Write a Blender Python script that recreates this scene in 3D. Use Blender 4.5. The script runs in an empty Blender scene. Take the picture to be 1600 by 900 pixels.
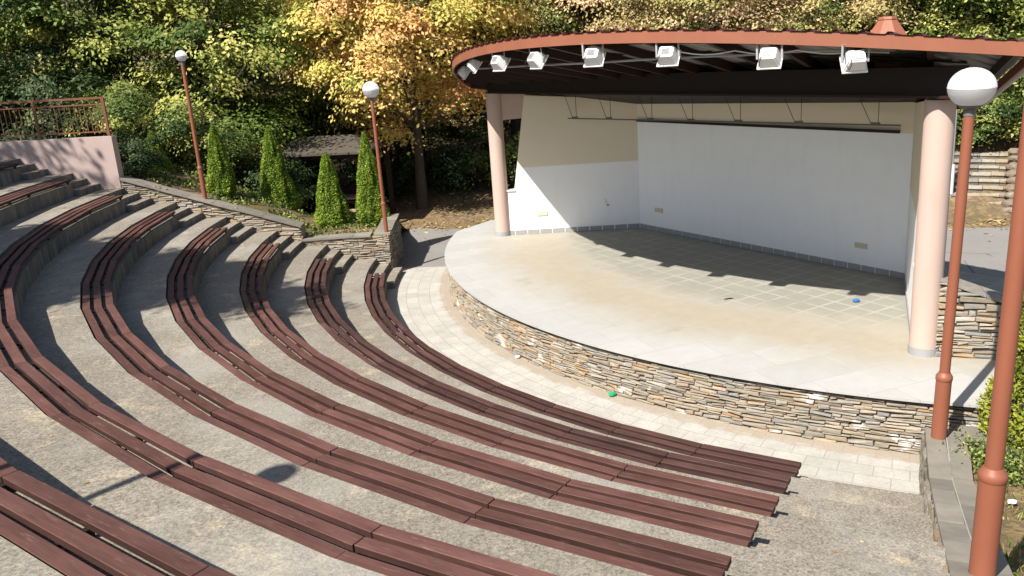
import bpy, bmesh, math, random
import numpy as np
from mathutils import Vector, Matrix, noise
SC = bpy.context.scene
COL = SC.collection
R_ = math.radians
# ---------------------------------------------------------------- camera
CAMZ = 5.39
cam = bpy.data.cameras.new("camera")
cam.sensor_width = 36.0
cam.lens = 36.0 * 1317.7 / 1600.0
cam.clip_start = 0.05
cam.clip_end = 600
camo = bpy.data.objects.new("camera", cam)
COL.objects.link(camo)
_p, _r = R_(15.801), R_(-3.970)
_F = Vector((0, math.cos(_p), -math.sin(_p)))
_U0 = Vector((0, math.sin(_p), math.cos(_p)))
_R0 = Vector((1, 0, 0))
_RR = math.cos(_r) * _R0 + math.sin(_r) * _U0
_UU = -math.sin(_r) * _R0 + math.cos(_r) * _U0
camo.matrix_world = Matrix(((_RR.x, _UU.x, -_F.x, 0), (_RR.y, _UU.y, -_F.y, 0), (_RR.z, _UU.z, -_F.z, CAMZ), (0, 0, 0, 1)))
SC.camera = camo
# ---------------------------------------------------------------- sky, sun, exposure
SUN_EL, SUN_AZ = 48.3, 227.7          # azimuth (from +X, counter-clockwise) the sun stands at
w = bpy.data.worlds.new("World")
SC.world = w
w.use_nodes = True
nt = w.node_tree
bg = nt.nodes["Background"]
sky = nt.nodes.new("ShaderNodeTexSky")
sky.sky_type = 'NISHITA'
sky.sun_disc = False
sky.sun_elevation = R_(SUN_EL)
sky.sun_rotation = R_(90 - SUN_AZ)
sky.air_density = 1.0
sky.dust_density = 1.2
nt.links.new(sky.outputs[0], bg.inputs[0])
bg.inputs[1].default_value = 0.082
sl = bpy.data.lights.new("sun", 'SUN')
sl.energy = 5.0
sl.angle = R_(0.55)
sl.color = (1.0, 0.95, 0.875)
so = bpy.data.objects.new("sun", sl)
COL.objects.link(so)
_sd = Vector((math.cos(R_(SUN_AZ)) * math.cos(R_(SUN_EL)), math.sin(R_(SUN_AZ)) * math.cos(R_(SUN_EL)), math.sin(R_(SUN_EL))))
so.rotation_euler = _sd.to_track_quat('Z', 'Y').to_euler()
so.location = (-10, -10, 30)
SC.view_settings.view_transform = 'Standard'
SC.view_settings.look = 'None'
SC.view_settings.gamma = 1.0
SC.view_settings.use_curve_mapping = False
SC.view_settings.exposure = 0.82
SC.cycles.max_bounces = 9
SC.cycles.diffuse_bounces = 6
SC.cycles.transparent_max_bounces = 8

# ---------------------------------------------------------------- helpers
CX, CY = 9.887, 20.152
AX = R_(-150)
UA = (math.cos(AX), math.sin(AX))
VA = (-UA[1], UA[0])
def UV(u, v, z=0.0): return Vector((CX + u * UA[0] + v * VA[0], CY + u * UA[1] + v * VA[1], z))
def PO(r, deg, z=0.0): return Vector((CX + r * math.cos(R_(deg)), CY + r * math.sin(R_(deg)), z))
def link(o): COL.objects.link(o); return o
def tag(o, label=None, cat=None, group=None, kind=None):
    if label: o["label"] = label
    if cat: o["category"] = cat
    if group: o["group"] = group
    if kind: o["kind"] = kind
    return o
def thing(name, label, cat, loc=(0, 0, 0), rz=0.0, group=None):
    o = bpy.data.objects.new(name, None)
    o.empty_display_size = 0.2
    link(o); o.location = loc; o.rotation_euler = (0, 0, rz)
    return tag(o, label, cat, group)
def mesh_obj(name, me, mats, parent=None):
    if not isinstance(mats, (list, tuple)): mats = [mats]
    if len(me.materials) == 0:
        for m in mats: me.materials.append(m)
    o = bpy.data.objects.new(name, me)
    link(o)
    if parent: o.parent = parent
    return o
def bobj(name, bm, mats, parent=None, smooth=False):
    me = bpy.data.meshes.new(name)
    bmesh.ops.recalc_face_normals(bm, faces=bm.faces)
    bm.to_mesh(me); bm.free()
    if smooth:
        for p in me.polygons: p.use_smooth = True
        me.set_sharp_from_angle(angle=R_(38))
    return mesh_obj(name, me, mats, parent)
def wparent(o, root):
    """parent a mesh built in world coordinates to a thing at its base"""
    o.parent = root
    o.matrix_parent_inverse = (Matrix.Translation(root.location) @ root.rotation_euler.to_matrix().to_4x4()).inverted()
    return o
def copy_tree(o, parent=None):
    c = o.copy(); COL.objects.link(c); c.parent = parent
    for ch in list(o.children): copy_tree(ch, c)
    return c
def hexa(bm, c8):
    v = [bm.verts.new(c) for c in c8]
    fs = [bm.faces.new([v[i] for i in f]) for f in ((0, 3, 2, 1), (4, 5, 6, 7), (0, 1, 5, 4), (1, 2, 6, 5), (2, 3, 7, 6), (3, 0, 4, 7))]
    return v, fs
def box(bm, c, s, rz=0.0, M=None):
    x, y, z = s[0] / 2, s[1] / 2, s[2] / 2
    pts = [Vector(p) for p in ((-x, -y, -z), (x, -y, -z), (x, y, -z), (-x, y, -z), (-x, -y, z), (x, -y, z), (x, y, z), (-x, y, z))]
    rm = Matrix.Rotation(rz, 3, 'Z') if M is None else M
    return hexa(bm, [rm @ p + Vector(c) for p in pts])
def beam(bm, a, b, wd, ht):
    """rectangular bar from a to b"""
    a, b = Vector(a), Vector(b)
    d = (b - a).normalized()
    s = d.cross(Vector((0, 0, 1)))
    if s.length < 1e-4: s = Vector((1, 0, 0))
    s.normalize(); u = s.cross(d).normalized()
    s = s * wd / 2; u = u * ht / 2
    return hexa(bm, [a - s - u, a + s - u, b + s - u, b - s - u, a - s + u, a + s + u, b + s + u, b - s + u])
def tube(bm, pts, rads, n=8, cap=True):
    pts = [Vector(p) for p in pts]
    if not isinstance(rads, (list, tuple)): rads = [rads] * len(pts)
    rings = []
    ref = Vector((0.31, 0.17, 0.93))
    for i, p in enumerate(pts):
        t = (pts[min(i + 1, len(pts) - 1)] - pts[max(i - 1, 0)]).normalized()
        if abs(t.dot(ref)) > 0.97: r0 = Vector((1, 0, 0))
        else: r0 = ref
        a = t.cross(r0).normalized(); b = t.cross(a)
        rings.append([bm.verts.new(p + rads[i] * (math.cos(2 * math.pi * k / n) * a + math.sin(2 * math.pi * k / n) * b)) for k in range(n)])
    for i in range(len(rings) - 1):
        for k in range(n):
            bm.faces.new((rings[i][k], rings[i][(k + 1) % n], rings[i + 1][(k + 1) % n], rings[i + 1][k]))
    if cap:
        bm.faces.new(rings[0][::-1]); bm.faces.new(rings[-1])
    return rings
def lathe(bm, prof, c=(0, 0, 0), n=24):
    rings = []
    for r, z in prof:
        rings.append([bm.verts.new((c[0] + r * math.cos(2 * math.pi * k / n), c[1] + r * math.sin(2 * math.pi * k / n), c[2] + z)) for k in range(n)])
    for i in range(len(rings) - 1):
        for k in range(n):
            bm.faces.new((rings[i][k], rings[i][(k + 1) % n], rings[i + 1][(k + 1) % n], rings[i + 1][k]))
    bm.faces.new(rings[0][::-1]); bm.faces.new(rings[-1])
def prism(bm, poly, z0, z1):
    """poly: list of (x,y); z0,z1 floats or lists"""
    n = len(poly)
    if not isinstance(z0, (list, tuple)): z0 = [z0] * n
    if not isinstance(z1, (list, tuple)): z1 = [z1] * n
    b = [bm.verts.new((p[0], p[1], z0[i])) for i, p in enumerate(poly)]
    t = [bm.verts.new((p[0], p[1], z1[i])) for i, p in enumerate(poly)]
    bm.faces.new(b[::-1]); bm.faces.new(t)
    for i in range(n):
        bm.faces.new((b[i], b[(i + 1) % n], t[(i + 1) % n], t[i]))
def smooth01(x, a, b):
    t = min(1, max(0, (x - a) / (b - a)))
    return t * t * (3 - 2 * t)
def interp(x, tab):
    if x <= tab[0][0]: return tab[0][1]
    for (a, b), (c, d) in zip(tab, tab[1:]):
        if x <= c: return b + (d - b) * (x - a) / (c - a)
    return tab[-1][1]

# ---------------------------------------------------------------- materials
KEEP = ("paint", "leaf", "opal", "enamel", "blade")
class MT:
    def __init__(s, name, rough=0.8, spec=0.3):
        s.m = bpy.data.materials.new(name); s.m.use_nodes = True
        s.t = s.m.node_tree; s.N = s.t.nodes; s.L = s.t.links
        s.b = s.N["Principled BSDF"]
        s.b.inputs["Roughness"].default_value = rough
        s.b.inputs["Specular IOR Level"].default_value = spec
        s.co = s.N.new("ShaderNodeTexCoord")
    def coord(s, kind="Object", scale=(1, 1, 1), rot=(0, 0, 0), loc=(0, 0, 0)):
        mp = s.N.new("ShaderNodeMapping")
        mp.inputs["Scale"].default_value = scale; mp.inputs["Rotation"].default_value = rot; mp.inputs["Location"].default_value = loc
        s.L.new(s.co.outputs[kind], mp.inputs["Vector"]); return mp.outputs[0]
    def noise(s, scale, vec=None, detail=6, rough=0.6, dist=0.0):
        n = s.N.new("ShaderNodeTexNoise")
        n.inputs["Scale"].default_value = scale; n.inputs["Detail"].default_value = detail
        n.inputs["Roughness"].default_value = rough; n.inputs["Distortion"].default_value = dist
        s.L.new(vec if vec is not None else s.co.outputs["Object"], n.inputs["Vector"]); return n.outputs["Fac"]
    def voro(s, scale, vec=None, feature='F1', out="Distance"):
        n = s.N.new("ShaderNodeTexVoronoi"); n.feature = feature
        n.inputs["Scale"].default_value = scale
        s.L.new(vec if vec is not None else s.co.outputs["Object"], n.inputs["Vector"]); return n.outputs[out]
    def ramp(s, fac, stops, interp='LINEAR'):
        n = s.N.new("ShaderNodeValToRGB"); n.color_ramp.interpolation = interp
        e = n.color_ramp.elements
        while len(e) > 1: e.remove(e[-1])
        for i, (p, c) in enumerate(stops):
            if not isinstance(c, (list, tuple)): c = (c, c, c)
            if i == 0: e[0].position = p; el = e[0]
            else: el = e.new(p)
            el.color = (c[0], c[1], c[2], 1)
        s.L.new(fac, n.inputs[0]); return n.outputs[0]
    def mix(s, fac, a, b, mode='MIX'):
        n = s.N.new("ShaderNodeMix"); n.data_type = 'RGBA'; n.blend_type = mode; n.clamp_factor = True
        for key, v in ((0, fac), (6, a), (7, b)):
            if isinstance(v, (int, float)): n.inputs[key].default_value = v if key == 0 else (v, v, v, 1)
            elif isinstance(v, (tuple, list)): n.inputs[key].default_value = (v[0], v[1], v[2], 1)
            else: s.L.new(v, n.inputs[key])
        return n.outputs[2]
    def math(s, op, a, b=0.0):
        n = s.N.new("ShaderNodeMath"); n.operation = op
        for i, v in enumerate((a, b)):
            if isinstance(v, (int, float)): n.inputs[i].default_value = v
            else: s.L.new(v, n.inputs[i])
        return n.outputs[0]
    def island(s): return s.N.new("ShaderNodeNewGeometry").outputs["Random Per Island"]
    def objrand(s): return s.N.new("ShaderNodeObjectInfo").outputs["Random"]
    def attr(s, name):
        n = s.N.new("ShaderNodeAttribute"); n.attribute_name = name; return n.outputs["Fac"]
    def normz(s):
        g = s.N.new("ShaderNodeNewGeometry"); x = s.N.new("ShaderNodeSeparateXYZ"); s.L.new(g.outputs["True Normal"], x.inputs[0]); return x.outputs[2]
    def posz(s):
        g = s.N.new("ShaderNodeNewGeometry"); x = s.N.new("ShaderNodeSeparateXYZ"); s.L.new(g.outputs["Position"], x.inputs[0]); return x.outputs[2]
    def color(s, c):
        k = 1.0 if any(q in s.m.name for q in KEEP) and "timber" not in s.m.name and "soil" not in s.m.name else .86
        if isinstance(c, (tuple, list)): s.b.inputs["Base Color"].default_value = (c[0] * k, c[1] * k, c[2] * k, 1)
        else: s.L.new(c if k == 1.0 else s.mix(1.0, c, (k, k, k), 'MULTIPLY'), s.b.inputs["Base Color"])
        return s
    def bump(s, h, strength=0.4, dist=0.01):
        n = s.N.new("ShaderNodeBump"); n.inputs["Strength"].default_value = strength; n.inputs["Distance"].default_value = dist
        s.L.new(h, n.inputs["Height"]); s.L.new(n.outputs[0], s.b.inputs["Normal"]); return s

def mat_plain(name, c, rough=0.6, var=0.12, scale=6.0, spec=0.3, bump=0.0):
    t = MT(name, rough, spec)
    n = t.noise(scale)
    t.color(t.mix(n, tuple(x * (1 - var) for x in c), tuple(min(1, x * (1 + var)) for x in c)))
    if bump: t.bump(t.noise(scale * 12), bump, 0.004)
    return t.m

def mat_concrete():
    t = MT("terrace_concrete", 0.92, 0.2)
    fine = t.noise(42, detail=5, rough=0.8)
    mid = t.noise(7, detail=8, rough=0.7)
    big = t.noise(0.8, detail=5, rough=0.6)
    base = t.mix(big, (0.215, 0.187, 0.145), (0.365, 0.325, 0.26))
    base = t.mix(t.ramp(mid, [(0.3, 0), (0.7, 1)]), t.mix(0.45, base, (0.115, 0.105, 0.09)), base)
    yel = t.ramp(t.noise(1.7, detail=7, rough=0.72, dist=0.6), [(0.56, 0), (0.68, 1)])
    base = t.mix(t.math('MULTIPLY', yel, 0.75), base, (0.46, 0.38, 0.255))
    grit = t.ramp(t.voro(95), [(0.0, 0.72), (0.3, 1.0), (0.75, 1.12)])
    base = t.mix(1.0, base, grit, 'MULTIPLY')
    spk = t.ramp(fine, [(0.34, 0.34), (0.50, 0.98), (0.68, 1.55)])
    base = t.mix(0.9, base, spk, 'MULTIPLY')
    patch = t.ramp(t.noise(0.55, vec=t.coord(loc=(7, 3, 0)), detail=4), [(0.5, 0), (0.62, 1)])
    base = t.mix(t.math('MULTIPLY', patch, 0.35), base, (0.40, 0.385, 0.35))
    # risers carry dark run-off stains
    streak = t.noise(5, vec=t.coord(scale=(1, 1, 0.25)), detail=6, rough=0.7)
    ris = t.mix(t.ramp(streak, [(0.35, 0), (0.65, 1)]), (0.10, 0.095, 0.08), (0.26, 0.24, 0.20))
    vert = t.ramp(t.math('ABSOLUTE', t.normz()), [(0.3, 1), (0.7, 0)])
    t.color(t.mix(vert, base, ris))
    h = t.math('ADD', t.math('MULTIPLY', fine, 0.6), t.math('MULTIPLY', mid, 0.5))
    t.bump(h, 0.9, 0.012)
    return t.m
def mat_paving():
    t = MT("white_paver", 0.85, 0.25)
    br = t.N.new("ShaderNodeTexBrick")
    br.inputs["Scale"].default_value = 1.0; br.inputs["Mortar Size"].default_value = 0.008
    br.inputs["Brick Width"].default_value = 0.42; br.inputs["Row Height"].default_value = 0.27
    br.inputs["Color1"].default_value = (0.45, 0.43, 0.385, 1); br.inputs["Color2"].default_value = (0.51, 0.485, 0.435, 1)
    br.inputs["Mortar"].default_value = (0.36, 0.33, 0.28, 1); br.inputs["Mortar Smooth"].default_value = 0.3
    t.L.new(t.co.outputs["UV"], br.inputs["Vector"])
    crack = t.ramp(t.voro(9, vec=t.coord("UV"), feature='DISTANCE_TO_EDGE'), [(0.0, 1), (0.045, 0)])
    c = t.mix(t.math('MULTIPLY', crack, 0.45), br.outputs["Color"], (0.38, 0.35, 0.31))
    c = t.mix(0.7, c, t.ramp(t.noise(2.5, detail=7), [(0.3, 0.8), (0.7, 1.08)]), 'MULTIPLY')
    # soil washed against the stage wall
    g = t.N.new("ShaderNodeSeparateXYZ"); t.L.new(t.co.outputs["UV"], g.inputs[0])
    edge = t.math('SUBTRACT', t.noise(4, vec=t.coord("UV"), detail=5), t.math('MULTIPLY', t.math('SUBTRACT', g.outputs[1], 11.42), 1.9))
    c = t.mix(t.ramp(edge, [(0.0, 0), (0.25, 0.75)]), c, (0.36, 0.29, 0.21))
    t.color(c)
    t.bump(t.mix(crack, br.outputs["Fac"], 1.0), 0.35, -0.008)
    return t.m
def mat_stage_floor():
    t = MT("stage_tile", 0.6, 0.35)
    sp = t.N.new("ShaderNodeSeparateXYZ"); t.L.new(t.co.outputs["UV"], sp.inputs[0])   # UV = metres along the stage axes
    br = t.N.new("ShaderNodeTexBrick"); br.offset = 0.0
    br.inputs["Scale"].default_value = 1.0; br.inputs["Mortar Size"].default_value = 0.035; br.inputs["Mortar Smooth"].default_value = 0.8
    br.inputs["Brick Width"].default_value = 0.40; br.inputs["Row Height"].default_value = 0.40
    br.inputs["Color1"].default_value = (1, 1, 1, 1); br.inputs["Color2"].default_value = (0.9, 0.9, 0.9, 1); br.inputs["Mortar"].default_value = (0, 0, 0, 1)
    t.L.new(t.co.outputs["UV"], br.inputs["Vector"])
    nb = t.noise(0.7, vec=t.coord("UV"), detail=5); nm = t.noise(3.5, vec=t.coord("UV"), detail=8, rough=0.7)
    tile = t.mix(nm, (0.26, 0.255, 0.215), (0.36, 0.35, 0.295))
    grid = t.mix(t.math('MAXIMUM', t.ramp(br.outputs["Color"], [(0, 0), (1, 1)]), t.ramp(t.noise(1.6, vec=t.coord("UV", loc=(1, 2, 0)), detail=6), [(0.42, 0), (0.62, .9)])), (0.45, 0.43, 0.365), tile)
    rad = t.math('POWER', t.math('ADD', t.math('POWER', sp.outputs[0], 2.0), t.math('POWER', sp.outputs[1], 2.0)), 0.5)
    r2 = t.math('ADD', rad, t.math('MULTIPLY', t.math('SUBTRACT', nb, 0.5), 1.6))
    inner = t.ramp(t.math('DIVIDE', r2, 12.0), [(0.68, 1), (0.735, 0)])
    slab = t.N.new("ShaderNodeTexBrick"); slab.offset = 0.35
    slab.inputs["Scale"].default_value = 1.0; slab.inputs["Mortar Size"].default_value = 0.006; slab.inputs["Brick Width"].default_value = 1.15; slab.inputs["Row Height"].default_value = 0.7
    slab.inputs["Color1"].default_value = (0.455, 0.45, 0.425, 1); slab.inputs["Color2"].default_value = (0.50, 0.49, 0.465, 1); slab.inputs["Mortar"].default_value = (0.40, 0.385, 0.35, 1)
    t.L.new(t.coord("UV", rot=(0, 0, 0.18)), slab.inputs["Vector"])
    out = t.mix(0.7, slab.outputs["Color"], t.ramp(nm, [(0.25, 0.86), (0.75, 1.06)]), 'MULTIPLY')
    stain = t.ramp(t.math('DIVIDE', r2, 12.0), [(0.66, 0), (0.74, 1), (0.80, 1), (0.90, 0)])
    c = t.mix(inner, out, grid)
    c = t.mix(t.math('MULTIPLY', stain, 0.8), c, t.mix(nm, (0.33, 0.275, 0.185), (0.45, 0.395, 0.30)))
    spot = t.ramp(t.noise(0.9, vec=t.coord("UV", loc=(3, 9, 0)), detail=3), [(0.68, 0), (0.74, 0.35)])
    c = t.mix(spot, c, (0.30, 0.26, 0.2))
    t.color(c)
    t.bump(nm, 0.15, 0.004)
    return t.m
def mat_stone(name, tone=1.0, lime=0.5):
    t = MT(name, 0.88, 0.25)
    r = t.island()
    k = tone
    c = t.ramp(r, [(0.0, (0.26 * k, 0.22 * k, 0.165 * k)), (0.2, (0.42 * k, 0.37 * k, 0.29 * k)), (0.38, (0.29 * k, 0.28 * k, 0.255 * k)), (0.55, (0.47 * k, 0.38 * k, 0.26 * k)),
                   (0.68, (0.36 * k, 0.30 * k, 0.22 * k)), (0.8, (0.50 * k, 0.45 * k, 0.37 * k)), (0.9, (0.45 * k, 0.29 * k, 0.15 * k)), (1.0, (0.33 * k, 0.31 * k, 0.28 * k))])
    n = t.noise(9, vec=t.coord(scale=(1, 1, 3.0)), detail=8, rough=0.7)
    c = t.mix(0.9, c, t.ramp(n, [(0.25, 0.6), (0.55, 1.0), (0.8, 1.25)]), 'MULTIPLY')
    rust = t.ramp(t.noise(3.1, detail=5), [(0.55, 0), (0.72, 0.55)])
    c = t.mix(rust, c, (0.40 * k, 0.27 * k, 0.15 * k))
    lm = t.ramp(t.noise(2.1, vec=t.coord(loc=(4.3, 1.1, 0.4), scale=(1, 1, 1.3)), detail=6, rough=0.55), [(0.60, 0), (0.67, lime)])
    c = t.mix(lm, c, (0.80, 0.78, 0.74))
    t.color(c)
    t.bump(t.noise(26, vec=t.coord(scale=(1, 1, 3.5)), detail=6, rough=0.7), 0.8, 0.014)
    return t.m
def mat_wood(name, c1, c2, worn=0.42):
    t = MT(name, 0.68, 0.22)
    g = t.noise(2.2, vec=t.coord("UV", scale=(1.3, 22, 22)), detail=8, rough=0.65, dist=0.8)
    c = t.mix(t.ramp(g, [(0.25, 0), (0.75, 1)]), c1, c2)
    fade = t.noise(1.1, vec=t.coord("UV", scale=(1, 3, 3)), detail=5)
    c = t.mix(t.ramp(fade, [(0.45, 0), (0.75, .55)]), c, tuple(x * 1.55 + .012 for x in c2))
    rn = t.objrand()
    c = t.mix(0.85, c, t.ramp(rn, [(0, 0.72), (1, 1.22)]), 'MULTIPLY')
    wr = t.ramp(t.noise(5, vec=t.coord("UV", scale=(1, 7, 7)), detail=7, rough=0.7), [(0.57, 0), (0.70, worn)])
    c = t.mix(wr, c, (0.30, 0.20, 0.15))
    # plank sides: colour darkened against the tops, picked by face normal
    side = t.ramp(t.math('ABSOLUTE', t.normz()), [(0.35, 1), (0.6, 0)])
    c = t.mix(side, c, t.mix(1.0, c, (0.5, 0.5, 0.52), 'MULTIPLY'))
    t.color(c)
    t.bump(g, 0.35, 0.004)
    return t.m
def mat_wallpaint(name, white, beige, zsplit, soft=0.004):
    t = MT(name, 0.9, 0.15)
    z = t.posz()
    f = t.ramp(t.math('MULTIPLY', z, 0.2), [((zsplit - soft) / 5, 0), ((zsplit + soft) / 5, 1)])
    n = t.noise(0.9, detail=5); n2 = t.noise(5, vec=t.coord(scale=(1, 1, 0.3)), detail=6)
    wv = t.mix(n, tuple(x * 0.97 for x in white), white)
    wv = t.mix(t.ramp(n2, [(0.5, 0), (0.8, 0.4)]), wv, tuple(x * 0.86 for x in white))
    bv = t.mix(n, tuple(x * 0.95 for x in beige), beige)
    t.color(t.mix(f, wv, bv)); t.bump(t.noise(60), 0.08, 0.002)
    return t.m
def mat_leaf(name, stops, trans=0.35):
    t = MT(name, 0.55, 0.25)
    c = t.ramp(t.attr("tint"), stops)
    c = t.mix(0.5, c, t.ramp(t.objrand(), [(0, 0.8), (1, 1.15)]), 'MULTIPLY')
    t.color(c)
    tr = t.N.new("ShaderNodeBsdfTranslucent"); mx = t.N.new("ShaderNodeMixShader")
    mx.inputs[0].default_value = trans
    out = t.N["Material Output"]
    t.L.new(c, tr.inputs[0]); t.L.new(t.b.outputs[0], mx.inputs[1]); t.L.new(tr.outputs[0], mx.inputs[2]); t.L.new(mx.outputs[0], out.inputs[0])
    return t.m
def mat_ground():
    t = MT("leaf_litter_soil", 0.95, 0.1)
    n = t.noise(3, detail=8, rough=0.7); f = t.voro(11, out="Color")
    c = t.mix(n, (0.10, 0.075, 0.045), (0.26, 0.19, 0.115))
    c = t.mix(t.ramp(f, [(0.45, 0), (0.8, 0.7)]), c, (0.36, 0.24, 0.12))
    g = t.ramp(t.noise(0.5, vec=t.coord(loc=(2, 5, 0)), detail=5), [(0.5, 0), (0.65, 0.55)])
    c = t.mix(g, c, (0.09, 0.10, 0.035))
    t.color(c); t.bump(t.noise(20), 0.8, 0.03)
    return t.m
def mat_asphalt():
    t = MT("asphalt_surface", 0.9, 0.2)
    n = t.noise(60, detail=3); b = t.noise(0.9, detail=6)
    c = t.mix(b, (0.22, 0.21, 0.195), (0.30, 0.285, 0.26))
    c = t.mix(0.6, c, t.ramp(n, [(0.3, 0.75), (0.7, 1.2)]), 'MULTIPLY')
    cr = t.ramp(t.voro(0.55, vec=t.coord(loc=(0.4, 0.2, 0)), feature='DISTANCE_TO_EDGE'), [(0.0, 1), (0.012, 0)])
    br = t.math('MULTIPLY', cr, t.ramp(t.noise(0.7, detail=2), [(0.45, 0), (0.55, 0.8)]))
    t.color(t.mix(br, c, (0.05, 0.05, 0.05))); t.bump(n, 0.4, 0.004)
    return t.m
def mat_plaster(name, c):
    t = MT(name, 0.9, 0.15)
    n = t.noise(1.4, detail=6)
    cc = t.mix(n, tuple(x * 0.9 for x in c), tuple(x * 1.06 for x in c))
    dirt = t.ramp(t.noise(3, vec=t.coord(scale=(1, 1, 0.35)), detail=6), [(0.55, 0), (0.8, 0.3)])
    t.color(t.mix(dirt, cc, tuple(x * 0.68 for x in c))); t.bump(t.noise(90, detail=3), 0.35, 0.006)
    return t.m
def mat_paintmetal(name, c, c2=None):
    t = MT(name, 0.5, 0.4)
    n = t.noise(2.5, vec=t.coord(scale=(1, 1, 0.5)), detail=6)
    cc = t.mix(n, tuple(x * 0.82 for x in c), tuple(min(1, x * 1.15) for x in c))
    sp = t.ramp(t.noise(22, detail=5, rough=0.7), [(0.66, 0), (0.72, 0.7)])
    t.color(t.mix(sp, cc, c2 or (0.55, 0.40, 0.30)))
    return t.m
def mat_globe():
    t = MT("opal_glass", 0.22, 0.5)
    n = t.noise(6, detail=5)
    c = t.mix(n, (0.78, 0.78, 0.79), (0.86, 0.86, 0.86))
    t.color(c)
    tr = t.N.new("ShaderNodeBsdfTranslucent"); mx = t.N.new("ShaderNodeMixShader"); mx.inputs[0].default_value = .8
    tr.inputs[0].default_value = (.88, .88, .9, 1); out = t.N["Material Output"]
    t.L.new(t.b.outputs[0], mx.inputs[1]); t.L.new(tr.outputs[0], mx.inputs[2]); t.L.new(mx.outputs[0], out.inputs[0])
    return t.m

M_CONC = mat_concrete(); M_PAVE = mat_paving(); M_FLOOR = mat_stage_floor()
M_STONE = mat_stone("dry_stone", 0.90, 0.85); M_STONE2 = mat_stone("dry_stone_plain", 0.98, 0.15); M_MORTAR = mat_plain("stone_backing", (0.085, 0.075, 0.06), 0.95, 0.3)
M_SLATE = MT("slate_coping", 0.75, 0.3)
_n = M_SLATE.noise(4, detail=7); _c = M_SLATE.mix(_n, (0.15, 0.135, 0.11), (0.36, 0.325, 0.265))
_c = M_SLATE.mix(0.7, _c, M_SLATE.ramp(M_SLATE.island(), [(0, 0.7), (1, 1.25)]), 'MULTIPLY'); M_SLATE.color(_c); M_SLATE.bump(M_SLATE.noise(30), 0.5, 0.006)
M_SLATE = M_SLATE.m
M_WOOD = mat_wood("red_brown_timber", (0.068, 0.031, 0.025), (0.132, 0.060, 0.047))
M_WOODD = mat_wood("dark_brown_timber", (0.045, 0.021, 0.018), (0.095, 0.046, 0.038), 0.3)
M_IRON = mat_plain("black_iron", (0.02, 0.02, 0.02), 0.5)
M_PINK = mat_plaster("salmon_plaster", (0.60, 0.445, 0.375)); M_PINKW = mat_plaster("pale_pink_plaster", (0.52, 0.40, 0.36))
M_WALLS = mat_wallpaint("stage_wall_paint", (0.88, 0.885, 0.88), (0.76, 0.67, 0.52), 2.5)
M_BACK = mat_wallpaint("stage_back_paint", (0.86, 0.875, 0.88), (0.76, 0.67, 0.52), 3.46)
M_SKIRT = mat_plain("grey_tile", (0.36, 0.36, 0.36), 0.5, 0.2, 3)
M_FASCIA = mat_paintmetal("terracotta_fascia", (0.32, 0.118, 0.066), (0.55, 0.30, 0.20))
M_SHEET = mat_plain("dark_red_sheet", (0.13, 0.03, 0.025), 0.45, 0.2)
M_UNDER = mat_plain("grey_sheet_underside", (0.30, 0.29, 0.275), 0.6, 0.1)
M_BROWN = mat_plain("dark_brown_beam", (0.016, 0.009, 0.007), 0.55, 0.3)
M_RAFT = mat_plain("brown_rafter", (0.034, 0.015, 0.011), 0.6, 0.3)
M_POLE = mat_paintmetal("rust_red_pole", (0.29, 0.098, 0.054), (0.28, 0.08, 0.045))
M_RAIL = mat_paintmetal("rusty_railing", (0.22, 0.08, 0.045), (0.12, 0.05, 0.03))
M_GLOBE = mat_globe()
M_WHITE = mat_plain("white_enamel", (0.74, 0.74, 0.72), 0.4, 0.06, 8)
M_GREYM = mat_plain("grey_metal", (0.42, 0.42, 0.41), 0.4, 0.1)
M_TRACK = mat_plain("dull_steel", (0.16, 0.15, 0.14), .5)
M_GLASS = mat_plain("dark_glass", (0.05, 0.055, 0.06), 0.1, 0.1, 3, 0.6)
M_CREAM = mat_plain("cream_plastic", (0.66, 0.61, 0.45), 0.5)
M_SOCK = mat_plain("socket_hole", (0.05, 0.035, 0.02), 0.6)
M_SHING = mat_plain("tan_shingle", (0.10, 0.085, 0.07), 0.9, 0.25, 5, 0.1, 0.4)
M_DKWOOD = mat_plain("dark_cabin_wood", (0.055, 0.028, 0.02), 0.7, 0.3)
M_BENCHG = mat_plain("weathered_plank", (0.42, 0.30, 0.25), 0.7, 0.2)
M_RISER = mat_stone("dark_rubble", 0.42, 0.1)
M_LIME = mat_plain("lime_mortar", (0.40, 0.385, 0.34), .9, .3)
M_GROUND = mat_ground(); M_ASPH = mat_asphalt()
M_BARK = mat_plain("tree_bark", (0.095, 0.075, 0.055), 0.95, 0.35, 5, 0.1, 0.8)
M_ROUGH = mat_stone("rough_rubble", 0.62, 0.15)
#LEAVES
ML_GREEN = mat_leaf("yellow_green_leaf", [(0, (0.035, 0.070, 0.014)), (0.4, (0.15, 0.22, 0.04)), (0.7, (0.36, 0.39, 0.09)), (1, (0.58, 0.55, 0.16))], .25)
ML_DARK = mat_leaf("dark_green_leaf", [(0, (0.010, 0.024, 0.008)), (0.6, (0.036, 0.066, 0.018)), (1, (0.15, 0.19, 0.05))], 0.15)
ML_GOLD = mat_leaf("golden_leaf", [(0, (0.22, 0.27, 0.05)), (0.25, (0.50, 0.46, 0.10)), (0.55, (0.72, 0.53, 0.17)), (0.85, (0.74, 0.48, 0.19)), (1, (0.56, 0.29, 0.11))], .28)
ML_OLIVE = mat_leaf("olive_brown_leaf", [(0, (0.10, 0.13, 0.03)), (0.35, (0.36, 0.32, 0.10)), (0.7, (0.52, 0.39, 0.19)), (1, (0.60, 0.42, 0.25))], .2)
ML_THUJA = mat_leaf("thuja_scale_leaf", [(0, (0.09, 0.16, 0.02)), (0.6, (0.24, 0.34, 0.04)), (1, (0.44, 0.52, 0.07))], 0.25)
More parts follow.
